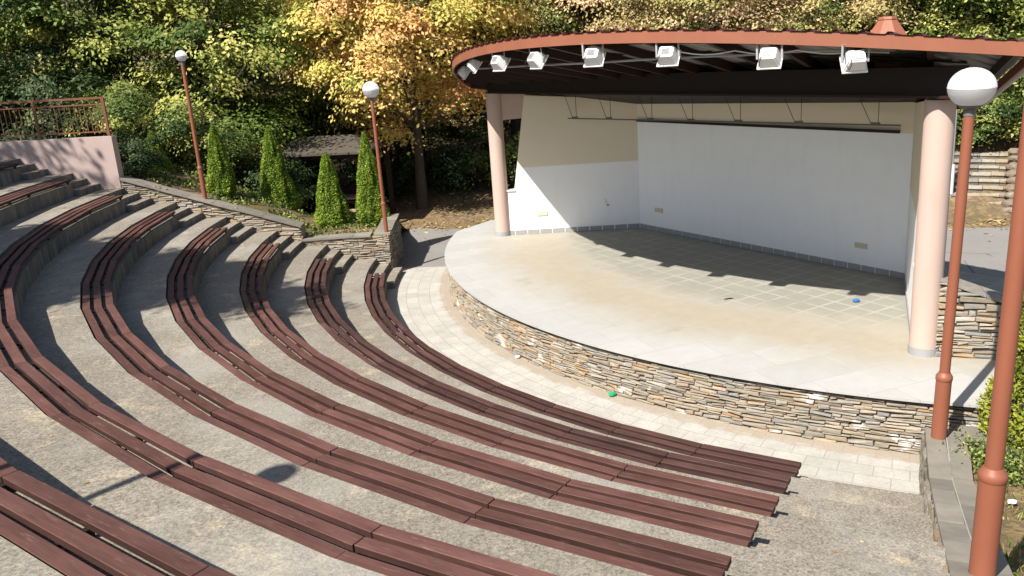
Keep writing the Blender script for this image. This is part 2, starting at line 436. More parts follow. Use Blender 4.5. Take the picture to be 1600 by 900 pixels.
ML_THUJAY = mat_leaf("golden_thuja_leaf", [(0, (0.08, 0.12, 0.014)), (0.6, (0.26, 0.28, 0.035)), (1, (0.45, 0.43, 0.06))], 0.25)
ML_HEDGE = mat_leaf("hedge_leaf", [(0, (0.018, 0.038, 0.009)), (0.5, (0.10, 0.15, 0.03)), (1, (0.40, 0.41, 0.11))], .16)
ML_LITTER = mat_leaf("fallen_leaf", [(0, (0.22, 0.12, 0.05)), (0.6, (0.42, 0.28, 0.13)), (1, (0.58, 0.44, 0.20))], 0.1)
ML_GRASS = mat_leaf("grass_blade", [(0, (0.07, 0.12, 0.02)), (0.5, (0.17, 0.20, 0.04)), (1, (0.42, 0.33, 0.15))], 0.2)

# ---------------------------------------------------------------- SETTING: ground, road, paving
def beyond(x, y): return (x + 3) * 0.311 + (y - 26.9) * 0.950      # metres past the far road edge
def ground_z(x, y):
    d = beyond(x, y)
    k = 0.13 + 0.32 * smooth01(x, 10, 13)
    z = k * min(max(0, d - 2.0), 4.2) + .07 * max(0, d - 6.2)
    if d > 17: z += (d - 17) * 0.3
    return min(z, 16)
bm = bmesh.new()
xs = list(np.arange(-90, 91, 2.5)); ys = list(np.arange(-60, 121, 2.5))
grid = [[bm.verts.new((x, y, ground_z(x, y) - 0.014 + (0.05 * noise.noise(Vector((x * .4, y * .4, 0))) if beyond(x, y) > 2.5 else 0))) for y in ys] for x in xs]
for i in range(len(xs) - 1):
    for j in range(len(ys) - 1):
        bm.faces.new((grid[i][j], grid[i + 1][j], grid[i + 1][j + 1], grid[i][j + 1]))
tag(bobj("ground", bm, M_GROUND, smooth=True), kind="structure")
bm = bmesh.new()
far = []
random.seed(5)
for i in range(40):
    x = -7 + i * 0.85
    far.append((x, 26.9 - (x + 3) * 0.327 + random.uniform(-.07, .07)))
poly = far + [(27, 12), (20, 4), (8.2, 9.0), (3, 14), (-3.0, 20.0), (-7, 22.0)]
bm.faces.new([bm.verts.new((x, y, -0.005)) for x, y in poly])
tag(bobj("road", bm, M_ASPH), kind="structure")
# paved walkway between the seats and the stage
bm = bmesh.new(); uvl = bm.loops.layers.uv.new("UVMap")
N = 60
A0, A1 = -187.0, -114.6
ring = []
for i in range(N + 1):
    a = A0 + (A1 - A0) * i / N
    ring.append([(bm.verts.new(PO(r, a, 0.0)), (R_(a) * 12.2, r)) for r in (11.2, 12.95)])
for i in range(N):
    q = [ring[i][0], ring[i][1], ring[i + 1][1], ring[i + 1][0]]
    f = bm.faces.new([v for v, _ in q])
    for l, (_, uv) in zip(f.loops, q): l[uvl].uv = uv
tag(bobj("pavement", bm, M_PAVE), kind="structure")

# ---------------------------------------------------------------- SEATING TERRACE
NROW, STEP, RISE, RS = 9, 1.2084, 0.45, 12.91
NSEG = 11
def thL(k): return interp(k, [(1, -178.0), (3, -178.4), (6, -179.7), (9, -180.6)])
def thR(k): return interp(k, [(1, -120.9), (3, -119.9), (5, -119.3), (9, -118.6)])
def segang(k): return [thL(k) + (thR(k) - thL(k)) * i / NSEG for i in range(NSEG + 1)]
WALLY = 21.18
def angWL(r): return -180 - math.degrees(math.asin((WALLY + .1 - CY) / r))
angWR = -114.7
def annulus(bm, inner, outer, z):
    """inner/outer: lists of (r, deg)"""
    a = [bm.verts.new(PO(r, d, z)) for r, d in inner]; b = [bm.verts.new(PO(r, d, z)) for r, d in outer]
    for i in range(len(a) - 1): bm.faces.new((a[i], b[i], b[i + 1], a[i + 1]))
def riser(bm, line, z0, z1):
    a = [bm.verts.new(PO(r, d, z0)) for r, d in line]; b = [bm.verts.new(PO(r, d, z1)) for r, d in line]
    for i in range(len(a) - 1): bm.faces.new((a[i], a[i + 1], b[i + 1], b[i]))
bm = bmesh.new()
for k in range(1, NROW + 1):
    off = (k - 1) * STEP; zl = (k - 1) * RISE
    RF, RE = RS - 0.012 + off, 13.35 + off
    sa = segang(k)
    # ledge that carries the bench
    annulus(bm, [(RF, a) for a in sa], [(RE, a) for a in sa], zl + 0.30)
    riser(bm, [(RF, a) for a in sa], zl - 0.02, zl + 0.30)
    riser(bm, [(RE, a) for a in sa], zl + 0.30, zl + RISE)
    for (a0, a1) in ((angWL(RE), sa[0]), (sa[-1], angWR)):
        st = [a0 + (a1 - a0) * i / 4 for i in range(5)]
        riser(bm, [(RE, a) for a in st], zl + 0.30, zl + RISE)
        for rr, r2, zz in ((12.73 + off, 13.03 + off, 0.15), (13.03 + off, RE, 0.30)):
            annulus(bm, [(rr, a) for a in st], [(r2, a) for a in st], zl + zz)
            riser(bm, [(rr, a) for a in st], zl + zz - 0.16, zl + zz)
    # ends of the ledge and of the lower step, seen from the aisle
    for a in (sa[0], sa[-1]):
        for (r0, r1, z0, z1) in ((RF, RE, zl - .02, zl + .30), (12.73 + off, RF, zl - .02, zl + .15)):
            bm.faces.new([bm.verts.new(PO(r, a, z)) for r, z in ((r0, z0), (r1, z0), (r1, z1), (r0, z1))])
    # tread behind the bench
    if k < NROW:
        o2 = RS - 0.012 + k * STEP
        sb = segang(k + 1)
        annulus(bm, [(RE, a) for a in sa], [(o2 + 0.001, a) for a in sb], zl + RISE)
        for (a0, a1, b0, b1) in ((angWL(RE), sa[0], angWL(o2), sb[0]), (sa[-1], angWR, sb[-1], angWR)):
            annulus(bm, [(RE, a0 + (a1 - a0) * i / 4) for i in range(5)], [(o2, b0 + (b1 - b0) * i / 4) for i in range(5)], zl + RISE)
    else:
        annulus(bm, [(RE, a) for a in [angWL(RE)] + sa + [angWR]], [(27.0, a) for a in [angWL(27)] + sa + [angWR]], zl + RISE)
bmesh.ops.remove_doubles(bm, verts=bm.verts, dist=0.0005)
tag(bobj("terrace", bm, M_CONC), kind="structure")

# ---------------------------------------------------------------- BENCHES
def make_bench(k):
    off = (k - 1) * STEP; zl = (k - 1) * RISE
    sa = segang(k)
    mid = PO(RS + .2 + off, sa[len(sa) // 2], zl + 0.30)
    ordn = ["front", "second", "third", "fourth", "fifth", "sixth", "seventh", "eighth", "ninth"][k - 1]
    lab = ["darkest brown curved slatted bench, front row beside the white paving",
           "dark brown curved slatted bench, second row up from the white paving",
           "reddish brown curved slatted bench, third row up from the white paving",
           "reddish brown curved slatted bench, fourth row up from the white paving",
           "reddish brown curved slatted bench, fifth row up, its near end at the bottom edge",
           "reddish brown curved slatted bench, sixth row up, beside the round lamp shadow",
           "reddish brown curved slatted bench, seventh row up, filling the lower left corner",
           "reddish brown curved bench, eighth row up, highest visible at the left edge", ""][k - 1]
    t = thing("curved_bench", lab, "bench", mid, 0, "curved benches of the seating rows")
    rnd = random.Random(100 + k)
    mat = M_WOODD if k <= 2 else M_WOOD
    for s in range(3):
        r0 = RS + off + s * 0.156; r1 = r0 + 0.102
        zz0 = [rnd.uniform(-.004, .004) for _ in sa]
        for i in range(NSEG):
            a0, a1 = sa[i], sa[i + 1]
            g = math.degrees(0.004 / r0)
            jz0, jz1 = zl + .42 + zz0[i] + rnd.uniform(-.003, .003), zl + .42 + zz0[i + 1] + rnd.uniform(-.003, .003)
            jr = rnd.uniform(-.005, .005)
            e0 = -0.02 if i == 0 else 0; e1 = 0.25 if i == NSEG - 1 else 0
            bm = bmesh.new(); uvl = bm.loops.layers.uv.new("UVMap")
            lo = [PO(r0 + jr, a0 + g + e0, jz0 - .05), PO(r1 + jr, a0 + g + e0, jz0 - .05), PO(r1 + jr, a1 - g + e1, jz1 - .05), PO(r0 + jr, a1 - g + e1, jz1 - .05)]
            hi = [p + Vector((0, 0, .05)) for p in lo]
            hexa(bm, lo + hi)
            bmesh.ops.recalc_face_normals(bm, faces=bm.faces)
            bmesh.ops.bevel(bm, geom=list(bm.edges), offset=0.004, segments=1, affect='EDGES')
            p0 = lo[0]; dx = (lo[3] - lo[0]).normalized(); dy = Vector((-dx.y, dx.x, 0)); ox = rnd.uniform(0, 50)
            for f in bm.faces:
                for l in f.loops:
                    q = l.vert.co - p0
                    l[uvl].uv = (q.dot(dx) + ox, q.dot(dy) + q.z + s * 3.1)
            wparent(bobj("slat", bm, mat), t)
    for i, a in enumerate(sa):
        for h in ([0] if i in (0, NSEG) else [0, .5]):
            aa = a + h * (sa[1] - sa[0])
            if i == NSEG and h == 0: aa = a + .05
            if i == 0 and h == 0: aa = a + .12
            bm = bmesh.new()
            c0, c1 = PO(RS + off + .02, aa), PO(RS + off + .40, aa)
            rz = math.atan2(c1.y - c0.y, c1.x - c0.x); cm = (c0 + c1) / 2
            box(bm, (cm.x, cm.y, zl + .357), (.38, .045, .022), rz)
            for cc in (c0.lerp(c1, .12), c0.lerp(c1, .88)):
                box(bm, (cc.x, cc.y, zl + .323), (.04, .04, .046), rz)
            wparent(bobj("bracket", bm, M_IRON), t)
for k in range(1, 9): make_bench(k)

# ---------------------------------------------------------------- DRY STONE WALLS
def stones(bm, path, z0f, z1f, seed, hmin=.026, hmax=.074, lmin=.13, lmax=.52, proud=.04, inside=-1):
    """stack irregular flat stones over the vertical face that runs along path; outward = right-hand side * inside"""
    rnd = random.Random(seed)
    pts = [Vector((p[0], p[1], 0)) for p in path]
    cum = [0]
    for a, b in zip(pts, pts[1:]): cum.append(cum[-1] + (b - a).length)
    L = cum[-1]
    def at(s):
        s = min(max(s, 0), L)
        for i in range(len(cum) - 1):
            if s <= cum[i + 1] + 1e-9:
                d = (pts[i + 1] - pts[i]).normalized()
                # blended normal
                return pts[i] + d * (s - cum[i]), Vector((d.y, -d.x, 0)) * inside
    zb = min(z0f(L * i / 50) for i in range(51)); zt = max(z1f(L * i / 50) for i in range(51))
    z = zb
    ph = rnd.uniform(0, 10)
    while z < zt:
        h = rnd.uniform(hmin, hmax)
        s = -rnd.uniform(0, lmax)
        while s < L:
            ln = rnd.uniform(lmin, lmax) * (0.7 if rnd.random() < .3 else 1)
            a, b = max(s, 0), min(s + ln, L)
            s += ln
            if b - a < .05: continue
            m = (a + b) / 2
            wob = .022 * math.sin(m * 2.1 + ph) + .014 * math.sin(m * 5.3 + z * 7)
            sub = [(0, 1)] if rnd.random() < .72 or h < .055 else [(0, .5), (.5, 1)]
            for (q0, q1) in sub:
                zlo, zhi = z + wob + q0 * h + .003, z + wob + q1 * h - .003
                if zhi > z1f(m) + .01: zhi = z1f(m)
                if zlo < z0f(m): zlo = z0f(m)
                if zhi - zlo < .014: continue
                pr = rnd.uniform(.006, proud)
                g = rnd.uniform(.002, .007)
                j = lambda: rnd.uniform(-.009, .009)
                pa, na = at(a + g); pb, nb = at(b - g)
                k0, k1 = rnd.uniform(-.02, .02), rnd.uniform(-.02, .02)
                dd = (pb - pa).normalized()
                lo_b, lo_a = zlo + j() * .6, zlo + j() * .6
                hi_b, hi_a = zhi + j() * .6, zhi + j() * .6
                tp = rnd.random(); hh_ = zhi - zlo
                if tp < .3: hi_a -= hh_ * rnd.uniform(.2, .6)
                elif tp < .6: hi_b -= hh_ * rnd.uniform(.2, .6)
                if rnd.random() < .5: lo_a -= rnd.uniform(0, .018); lo_b += rnd.uniform(0, .008)
                else: lo_b -= rnd.uniform(0, .018); lo_a += rnd.uniform(0, .008)
                hi_a = max(hi_a, lo_a + .012); hi_b = max(hi_b, lo_b + .012)
                B = [pa - na * .05 + Vector((0, 0, lo_a)), pb - nb * .05 + Vector((0, 0, lo_b)), pb - nb * .05 + Vector((0, 0, hi_b)), pa - na * .05 + Vector((0, 0, hi_a))]
                Fm = []
                ch = min(.010, (zhi - zlo) * .22)
                for (p, n, zz, kk, sg) in ((pa, na, lo_a + ch, 0, 1), (pb, nb, lo_b + ch, 0, -1), (pb, nb, hi_b - ch, k1, -1), (pa, na, hi_a - ch, k0, 1)):
                    Fm.append(p + n * (pr + rnd.uniform(-.008, .008)) + dd * (sg * .008 + kk) + Vector((0, 0, zz)))
                E_ = []
                for (p, n, zz, kk) in ((pa, na, lo_a, 0), (pb, nb, lo_b, 0), (pb, nb, hi_b, k1), (pa, na, hi_a, k0)):
                    E_.append(p + n * (pr - .012) + dd * kk * .5 + Vector((0, 0, zz)))
                vB = [bm.verts.new(p) for p in B]; vE = [bm.verts.new(p) for p in E_]; vF = [bm.verts.new(p) for p in Fm]
                mid = bm.verts.new(sum((p for p in Fm), Vector()) / 4 + na * rnd.uniform(0, .012) + dd * rnd.uniform(-.05, .05) * (b - a))
                for i in range(4):
                    n2 = (i + 1) % 4
                    bm.faces.new((vB[i], vB[n2], vE[n2], vE[i])); bm.faces.new((vE[i], vE[n2], vF[n2], vF[i]))
                    bm.faces.new((vF[i], vF[n2], mid))
        z += h
def slabs(bm, path, ztop, width, thick, seed, lmin=.4, lmax=.8, over=.03, side=-1, rows=1):
    """flat coping slabs along a path, the first edge on the path (moved out by over)"""
    rnd = random.Random(seed)
    pts = [Vector((p[0], p[1], 0)) for p in path]
    cum = [0]
    for a, b in zip(pts, pts[1:]): cum.append(cum[-1] + (b - a).length)
    L = cum[-1]
    def at(s):
        for i in range(len(cum) - 1):
            if s <= cum[i + 1] + 1e-6:
                d = (pts[i + 1] - pts[i]).normalized(); return pts[i] + d * (s - cum[i]), Vector((d.y, -d.x, 0)) * side
    for row in range(rows):
        w0, w1 = over - row * (width / rows), over - (row + 1) * (width / rows) + .006
        s = 0
        while s < L - .02:
            ln = min(rnd.uniform(lmin, lmax), L - s)
            if L - s - ln < .15: ln = L - s
            a, b = s + .003, s + ln - .004
            pa, na = at(a); pb, nb = at(b)
            dz = rnd.uniform(-.006, .006)
            j = lambda: rnd.uniform(-.012, .012)
            za, zb = ztop(a) + dz, ztop(b) + dz
            lo = [pa + na * (w0 + j()) + Vector((0, 0, za - thick)), pb + nb * (w0 + j()) + Vector((0, 0, zb - thick)), pb + nb * w1 + Vector((0, 0, zb - thick)), pa + na * w1 + Vector((0, 0, za - thick))]
            hexa(bm, lo + [p + Vector((0, 0, thick)) for p in lo])
            s += ln
    return L

# ---------------------------------------------------------------- STAGE
SZ = 0.78
stage = thing("bandshell_stage", "open air concert stage with stone clad front, white walls and curved terracotta roof", "stage", UV(5.5, -.3, 0))
def sp(o): return wparent(o, stage)
AL, AR = -190.4, -109.4
arc = [AL + (AR - AL) * i / 70 for i in range(71)]
RSTG = 11.42
# platform floor (UV in metres along the stage axes)
bm = bmesh.new(); uvl = bm.loops.layers.uv.new("UVMap")
outer = [PO(RSTG + .03, a) for a in arc] + [UV(7.6, 6.75), UV(3.6, 4.4), UV(3.6, -5.2), UV(7.3, -8.05)]
def floor_poly(bm, pts, z):
    f = bm.faces.new([bm.verts.new((p.x, p.y, z)) for p in pts]); return f
top = [bm.verts.new((p.x, p.y, SZ)) for p in outer]; bot = [bm.verts.new((p.x, p.y, SZ - .035)) for p in outer]
fs = [bm.faces.new(top), bm.faces.new(bot[::-1])]
for i in range(len(top)): bm.faces.new((bot[i], bot[(i + 1) % len(top)], top[(i + 1) % len(top)], top[i]))
for f in bm.faces:
    for l in f.loops:
        q = l.vert.co - Vector((CX, CY, 0)); l[uvl].uv = (q.x * UA[0] + q.y * UA[1], q.x * VA[0] + q.y * VA[1])
bmesh.ops.triangulate(bm, faces=[fs[0], fs[1]])
sp(bobj("stage_floor", bm, M_FLOOR))
bm = bmesh.new()
core = [PO(RSTG - .06, a) for a in arc] + [UV(7.55, 6.7), UV(3.65, 4.35), UV(3.65, -5.15), UV(7.3, -8.0)]
prism(bm, [(p.x, p.y) for p in core], -0.05, SZ - .04)
sp(bobj("platform_core", bm, M_MORTAR))
bm = bmesh.new()
stones(bm, [PO(RSTG - .04, a) for a in arc], lambda s: -.02, lambda s: SZ - .055, 11, proud=.035, inside=1)
sp(bobj("stone_facing", bm, M_STONE))
bm = bmesh.new()
rr = [[bm.verts.new(PO(r, a, z)) for r, z in ((RSTG - .03, SZ - .062), (RSTG + .012, SZ - .062), (RSTG + .012, SZ - .037), (RSTG - .03, SZ - .037))] for a in arc]
for i in range(70):
    for j in range(4): bm.faces.new((rr[i][j], rr[i + 1][j], rr[i + 1][(j + 1) % 4], rr[i][(j + 1) % 4]))
sp(bobj("shadow_joint", bm, M_IRON))

# walls
WL0, WL1 = Vector((-.14, 21.30, 0)), Vector((3.37, 21.09, 0))
WR0, WR1 = Vector((5.83, 11.64, 0)), Vector((7.31, 15.04, 0))
def wallpoly(bm, a, b, tz, thick, outn):
    """vertical slab: tz list of (t metres from a, z); thickness outwards"""
    d = (b - a).normalized()
    f = [a + d * t + Vector((0, 0, z)) for t, z in tz]; k = [p + outn * thick for p in f]
    vf = [bm.verts.new(p) for p in f]; vk = [bm.verts.new(p) for p in k]
    bm.faces.new(vf); bm.faces.new(vk[::-1])
    for i in range(len(vf)): bm.faces.new((vf[i], vf[(i + 1) % len(vf)], vk[(i + 1) % len(vk)], vk[i]))
outL = Vector((0.06, 1, 0)).normalized(); outR = Vector((WR1.y - WR0.y, -(WR1.x - WR0.x), 0)).normalized()
outB = Vector((-(WL1.y - WR1.y), 0, 0)); outB = Vector((0.838, 0.546, 0))
lenL = (WL1 - WL0).length; lenR = (WR1 - WR0).length
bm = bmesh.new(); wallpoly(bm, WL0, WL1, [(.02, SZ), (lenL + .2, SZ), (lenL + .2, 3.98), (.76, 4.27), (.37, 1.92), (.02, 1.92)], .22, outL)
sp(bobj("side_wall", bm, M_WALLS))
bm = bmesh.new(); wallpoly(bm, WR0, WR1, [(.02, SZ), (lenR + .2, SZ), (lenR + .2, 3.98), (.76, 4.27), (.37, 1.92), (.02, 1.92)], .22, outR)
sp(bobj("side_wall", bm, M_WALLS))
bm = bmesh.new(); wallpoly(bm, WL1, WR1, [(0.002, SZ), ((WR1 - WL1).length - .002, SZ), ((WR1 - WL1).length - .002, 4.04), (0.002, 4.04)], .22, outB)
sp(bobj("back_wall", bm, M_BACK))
# painted screen ledge rail on the back wall
dB = (WR1 - WL1).normalized(); LB = (WR1 - WL1).length
bm = bmesh.new(); beam(bm, WL1 + dB * .03 - outB * .035 + Vector((0, 0, 3.49)), WL1 + dB * (LB - .25) - outB * .035 + Vector((0, 0, 3.49)), .06, .05)
sp(bobj("screen_rail", bm, M_BROWN))
# skirting
bm = bmesh.new()
dL = (WL1 - WL0).normalized(); dR = (WR1 - WR0).normalized()
for a, d, L, o in ((WL0, dL, lenL, outL), (WL1, dB, LB, outB), (WR0, dR, lenR, outR)):
    n = int(L / .3)
    for i in range(n):
        p0 = a + d * (L * i / n + .012 + (.02 if i == 0 else 0)) - o * .008; p1 = a + d * (L * (i + 1) / n - .012) - o * .008
        beam(bm, p0 + Vector((0, 0, SZ + .06)), p1 + Vector((0, 0, SZ + .06)), .014, .115)
sp(bobj("skirting", bm, M_SKIRT))
# columns with the plaster lintel and low wall that tie them to the side walls
for (c, wa, d, o, lab) in ((Vector((-.13, 21.36, 0)), WL0, dL, outL, None), (Vector((5.86, 11.36, 0)), WR0, dR, outR, None)):
    bm = bmesh.new(); lathe(bm, [(.193, SZ), (.193, 4.37)], (c.x, c.y, 0), 32)
    sp(bobj("column", bm, M_PINK, smooth=True))
    bm = bmesh.new(); lathe(bm, [(.204, SZ), (.204, SZ + .12)], (c.x, c.y, 0), 24); sp(bobj("column_skirting", bm, M_SKIRT))
    bm = bmesh.new(); wallpoly(bm, wa + o * .01, wa + o * .01 + d, [(.0, 3.70), (.70, 3.72), (.80, 4.36), (.0, 4.36)], .20, o)
    sp(bobj("lintel", bm, M_PINK))
    bm = bmesh.new(); beam(bm, wa - d * .02 + o * .1 + Vector((0, 0, 1.935)), wa + d * .40 + o * .1 + Vector((0, 0, 1.935)), .27, .03)
    sp(bobj("sill", bm, M_WHITE))
# power sockets
for a, d, o, t, z in ((WL0, dL, outL, 1.05, 1.30), (WL1, dB, outB, .71, 1.32), (WL1, dB, outB, 6.30, 1.28)):
    p = a + d * t - o * .012 + Vector((0, 0, z))
    bm = bmesh.new(); beam(bm, p - d * .13, p + d * .13, .022, .10)
    s = sp(bobj("socket_plate", bm, M_CREAM))
    for q in (-.08, 0, .08):
        bm = bmesh.new(); beam(bm, p + d * (q - .03) - o * .012, p + d * (q + .03) - o * .012, .012, .06)
        h = bobj("socket", bm, M_SOCK); h.parent = s; h.matrix_parent_inverse = s.matrix_parent_inverse.copy()
# scuff on the side wall
bm = bmesh.new(); p = WL0 + dL * 2.72 - outL * .012 + Vector((0, 0, 1.42)); beam(bm, p - dL * .03, p + dL * .03, .02, .05)
beam(bm, p + Vector((0, 0, .05)) - dL * .03, p + Vector((0, 0, .17)) - dL * .07, .012, .012)
sp(bobj("junction_box", bm, M_GREYM))

# roof: flat sheet falling towards the back, curved front edge nearly concentric with the seats
def zr(u, v): return 2.848 + .2298 * u + .0299 * v      # underside of the fascia
def eave_r(deg):
    q = deg / 50.0
    return 10.9989 - .2423 * q - 1.0503 * q ** 2 + .0339 * q ** 3 + .8008 * q ** 4
SL, SR = -43.0, 40.6
EAVE = [(eave_r(t) * math.cos(R_(t)), eave_r(t) * math.sin(R_(t))) for t in [SL + (SR - SL) * i / 160 for i in range(161)]]
CL, CR = EAVE[0], EAVE[-1]
RV = -.28; KS = .756; UB = 3.9
VRL, VRR = CL[1] + (CL[0] - UB) * KS, CR[1] - (CR[0] - UB) * KS
def u_front(v): return interp(v, [(b, a) for a, b in EAVE])
def u_rear(v):
    if v < VRL: return CL[0] - (v - CL[1]) / KS
    if v > VRR: return CR[0] - (CR[1] - v) / KS
    return UB
bm = bmesh.new()
prof = []
v = CL[1] + .02
while v < CR[1] - .02:
    prof += [(v, 0), (v + .17, 0), (v + .195, .032), (v + .235, .032), (v + .26, 0)]
    v += .26
prof = [(a, b) for a, b in prof if a < CR[1] - .01]
def sheet(bm, dz, ribs, ext):
    prev = None
    for a, b in prof:
        uf, ur = u_front(a) + ext, u_rear(a)
        zz = dz + (b if ribs else 0)
        cur = [bm.verts.new(UV(u, a, zr(u, a) + zz)) for u in (ur, (uf + ur) / 2, uf)]
        if prev:
            for i in range(2): bm.faces.new((prev[i], prev[i + 1], cur[i + 1], cur[i]))
        prev = cur
sheet(bm, .172, True, .025); o = sp(bobj("roof_sheet", bm, M_SHEET))
bm = bmesh.new()
prev = None
for a, b in prof:
    uf, ur = u_front(a) - .03, u_rear(a) + .02
    cur = [bm.verts.new(UV(u, a, zr(u, a) + .165 + b)) for u in (ur, uf)]
    if prev: bm.faces.new((prev[0], prev[1], cur[1], cur[0]))
    prev = cur
sp(bobj("roof_underside", bm, M_UNDER))
# fascia band of bent plates
fp = EAVE[::6] + ([EAVE[-1]] if 160 % 6 else [])
def band(bm, line, z0, z1, th):
    prev = None
    for i, (u, v) in enumerate(line):
        d = Vector((u, v)).normalized()
        P = [UV(u, v, zr(u, v) + z0), UV(u - d.x * th, v - d.y * th, zr(u, v) + z0), UV(u - d.x * th, v - d.y * th, zr(u, v) + z1), UV(u, v, zr(u, v) + z1)]
        cur = [bm.verts.new(p) for p in P]
        if prev:
            for j in range(4): bm.faces.new((prev[j], prev[(j + 1) % 4], cur[(j + 1) % 4], cur[j]))
        else: bm.faces.new(cur[::-1])
        prev = cur
    bm.faces.new(prev)
bm = bmesh.new(); band(bm, fp, 0, .165, .03); sp(bobj("fascia", bm, M_FASCIA))
for sg, a, b in ((-1, CL, (UB, VRL)), (1, CR, (UB, VRR))):
    bm = bmesh.new()
    beam(bm, UV(a[0] - .03, a[1], zr(*a) + .075), UV(b[0], b[1], zr(*b) + .075), .03, .14)
    sp(bobj("side_fascia", bm, M_FASCIA))
    bm = bmesh.new()
    off = .07 * sg
    tube(bm, [UV(a[0] - .05, a[1] + off, zr(*a) + .06), UV(b[0], b[1] + off, zr(*b) + .06)], .055, 8)
    sp(bobj("gutter", bm, M_GREYM))
bm = bmesh.new()
beam(bm, UV(UB, VRL, zr(UB, VRL) + .05), UV(UB, VRR, zr(UB, VRR) + .05), .05, .16)
sp(bobj("rear_fascia", bm, M_FASCIA))
# rafters fan out from the back, purlins follow the curve
for i in range(17):
    u1, v1 = EAVE[2 + int(156 * i / 16)]
    d = Vector((u1 + 1.0, v1 - RV)).normalized()
    u1, v1 = u1 - d.x * .035, v1 - d.y * .035
    kk = (u1 - 5.0) / max(d.x, .2)
    u0, v0 = u1 - d.x * kk, v1 - d.y * kk
    bm = bmesh.new(); beam(bm, UV(u0, v0, zr(u0, v0) + .06), UV(u1, v1, zr(u1, v1) + .09), .075, .14)
    sp(bobj("rafter", bm, M_RAFT))
for rr_ in (.75, 1.55):
    bm = bmesh.new()
    ln = [(u * (1 - rr_ / math.hypot(u, v)), v * (1 - rr_ / math.hypot(u, v))) for u, v in EAVE[4:157:6]]
    for a, b in zip(ln, ln[1:]):
        beam(bm, UV(a[0], a[1], zr(*a) + .145), UV(b[0], b[1], zr(*b) + .145), .09, .025)
    sp(bobj("purlin", bm, M_RAFT))
bm = bmesh.new(); beam(bm, UV(8.0, -6.25, 4.56), UV(8.0, 5.95, 4.60), .26, .40)
sp(bobj("front_beam", bm, M_BROWN))
bm = bmesh.new(); beam(bm, UV(8.16, -6.25, 4.385), UV(8.16, 5.95, 4.42), .05, .035)
sp(bobj("beam_flange", bm, M_RAFT))
bm = bmesh.new(); beam(bm, UV(5.2, -4.6, 4.15), UV(4.9, 3.7, 4.15), .2, .18); sp(bobj("rear_beam", bm, M_BROWN))
# dark boarded ceiling over the rear part
bm = bmesh.new()
pl = [(7.87, RV - 5.75), (7.87, RV + 5.9), (4.3, RV + 4.1), (4.3, RV - 4.2)]
bm.faces.new([bm.verts.new(UV(u, v, zr(u, v) - .03)) for u, v in pl]); sp(bobj("ceiling_boards", bm, M_BROWN))
# roof vent: eight-sided tapered cap
bm = bmesh.new(); lathe(bm, [(.62, 4.62), (.33, 5.16), (.135, 5.43), (.145, 5.44), (.13, 5.48)], (5.93, 13.23, 0), 8); sp(bobj("roof_vent", bm, M_FASCIA))

# curtain track hung on wires inside the stage
T0, T1 = Vector((1.66, 21.02, 3.66)), Vector((7.02, 14.92, 3.64))
track = thing("curtain_track", "thin curtain rail hung on wire hangers in front of the stage back wall", "curtain rail", T0)
dT = (T1 - T0).normalized()
bm = bmesh.new(); beam(bm, T0, T1, .02, .028); wparent(bobj("rail", bm, M_TRACK), track)
LT = (T1 - T0).length
for f in (.035, .17, .32, .455, .60, .765, .95):
    p = T0 + dT * LT * f
    rel = p - Vector((CX, CY, 0)); u, v = rel.x * UA[0] + rel.y * UA[1], rel.x * VA[0] + rel.y * VA[1]
    zt = zr(u, v) + .1
    bm = bmesh.new()
    tube(bm, [p, Vector((p.x, p.y, zt))], .006, 5); tube(bm, [p - dT * .12, Vector((p.x, p.y, zt)) - dT * .42], .006, 5)
    wparent(bobj("hanger_wire", bm, M_IRON), track)
    bm = bmesh.new(); box(bm, p + Vector((0, 0, .03)) - dT * .05, (.16, .05, .03), math.atan2(dT.y, dT.x)); wparent(bobj("clamp", bm, M_TRACK), track)

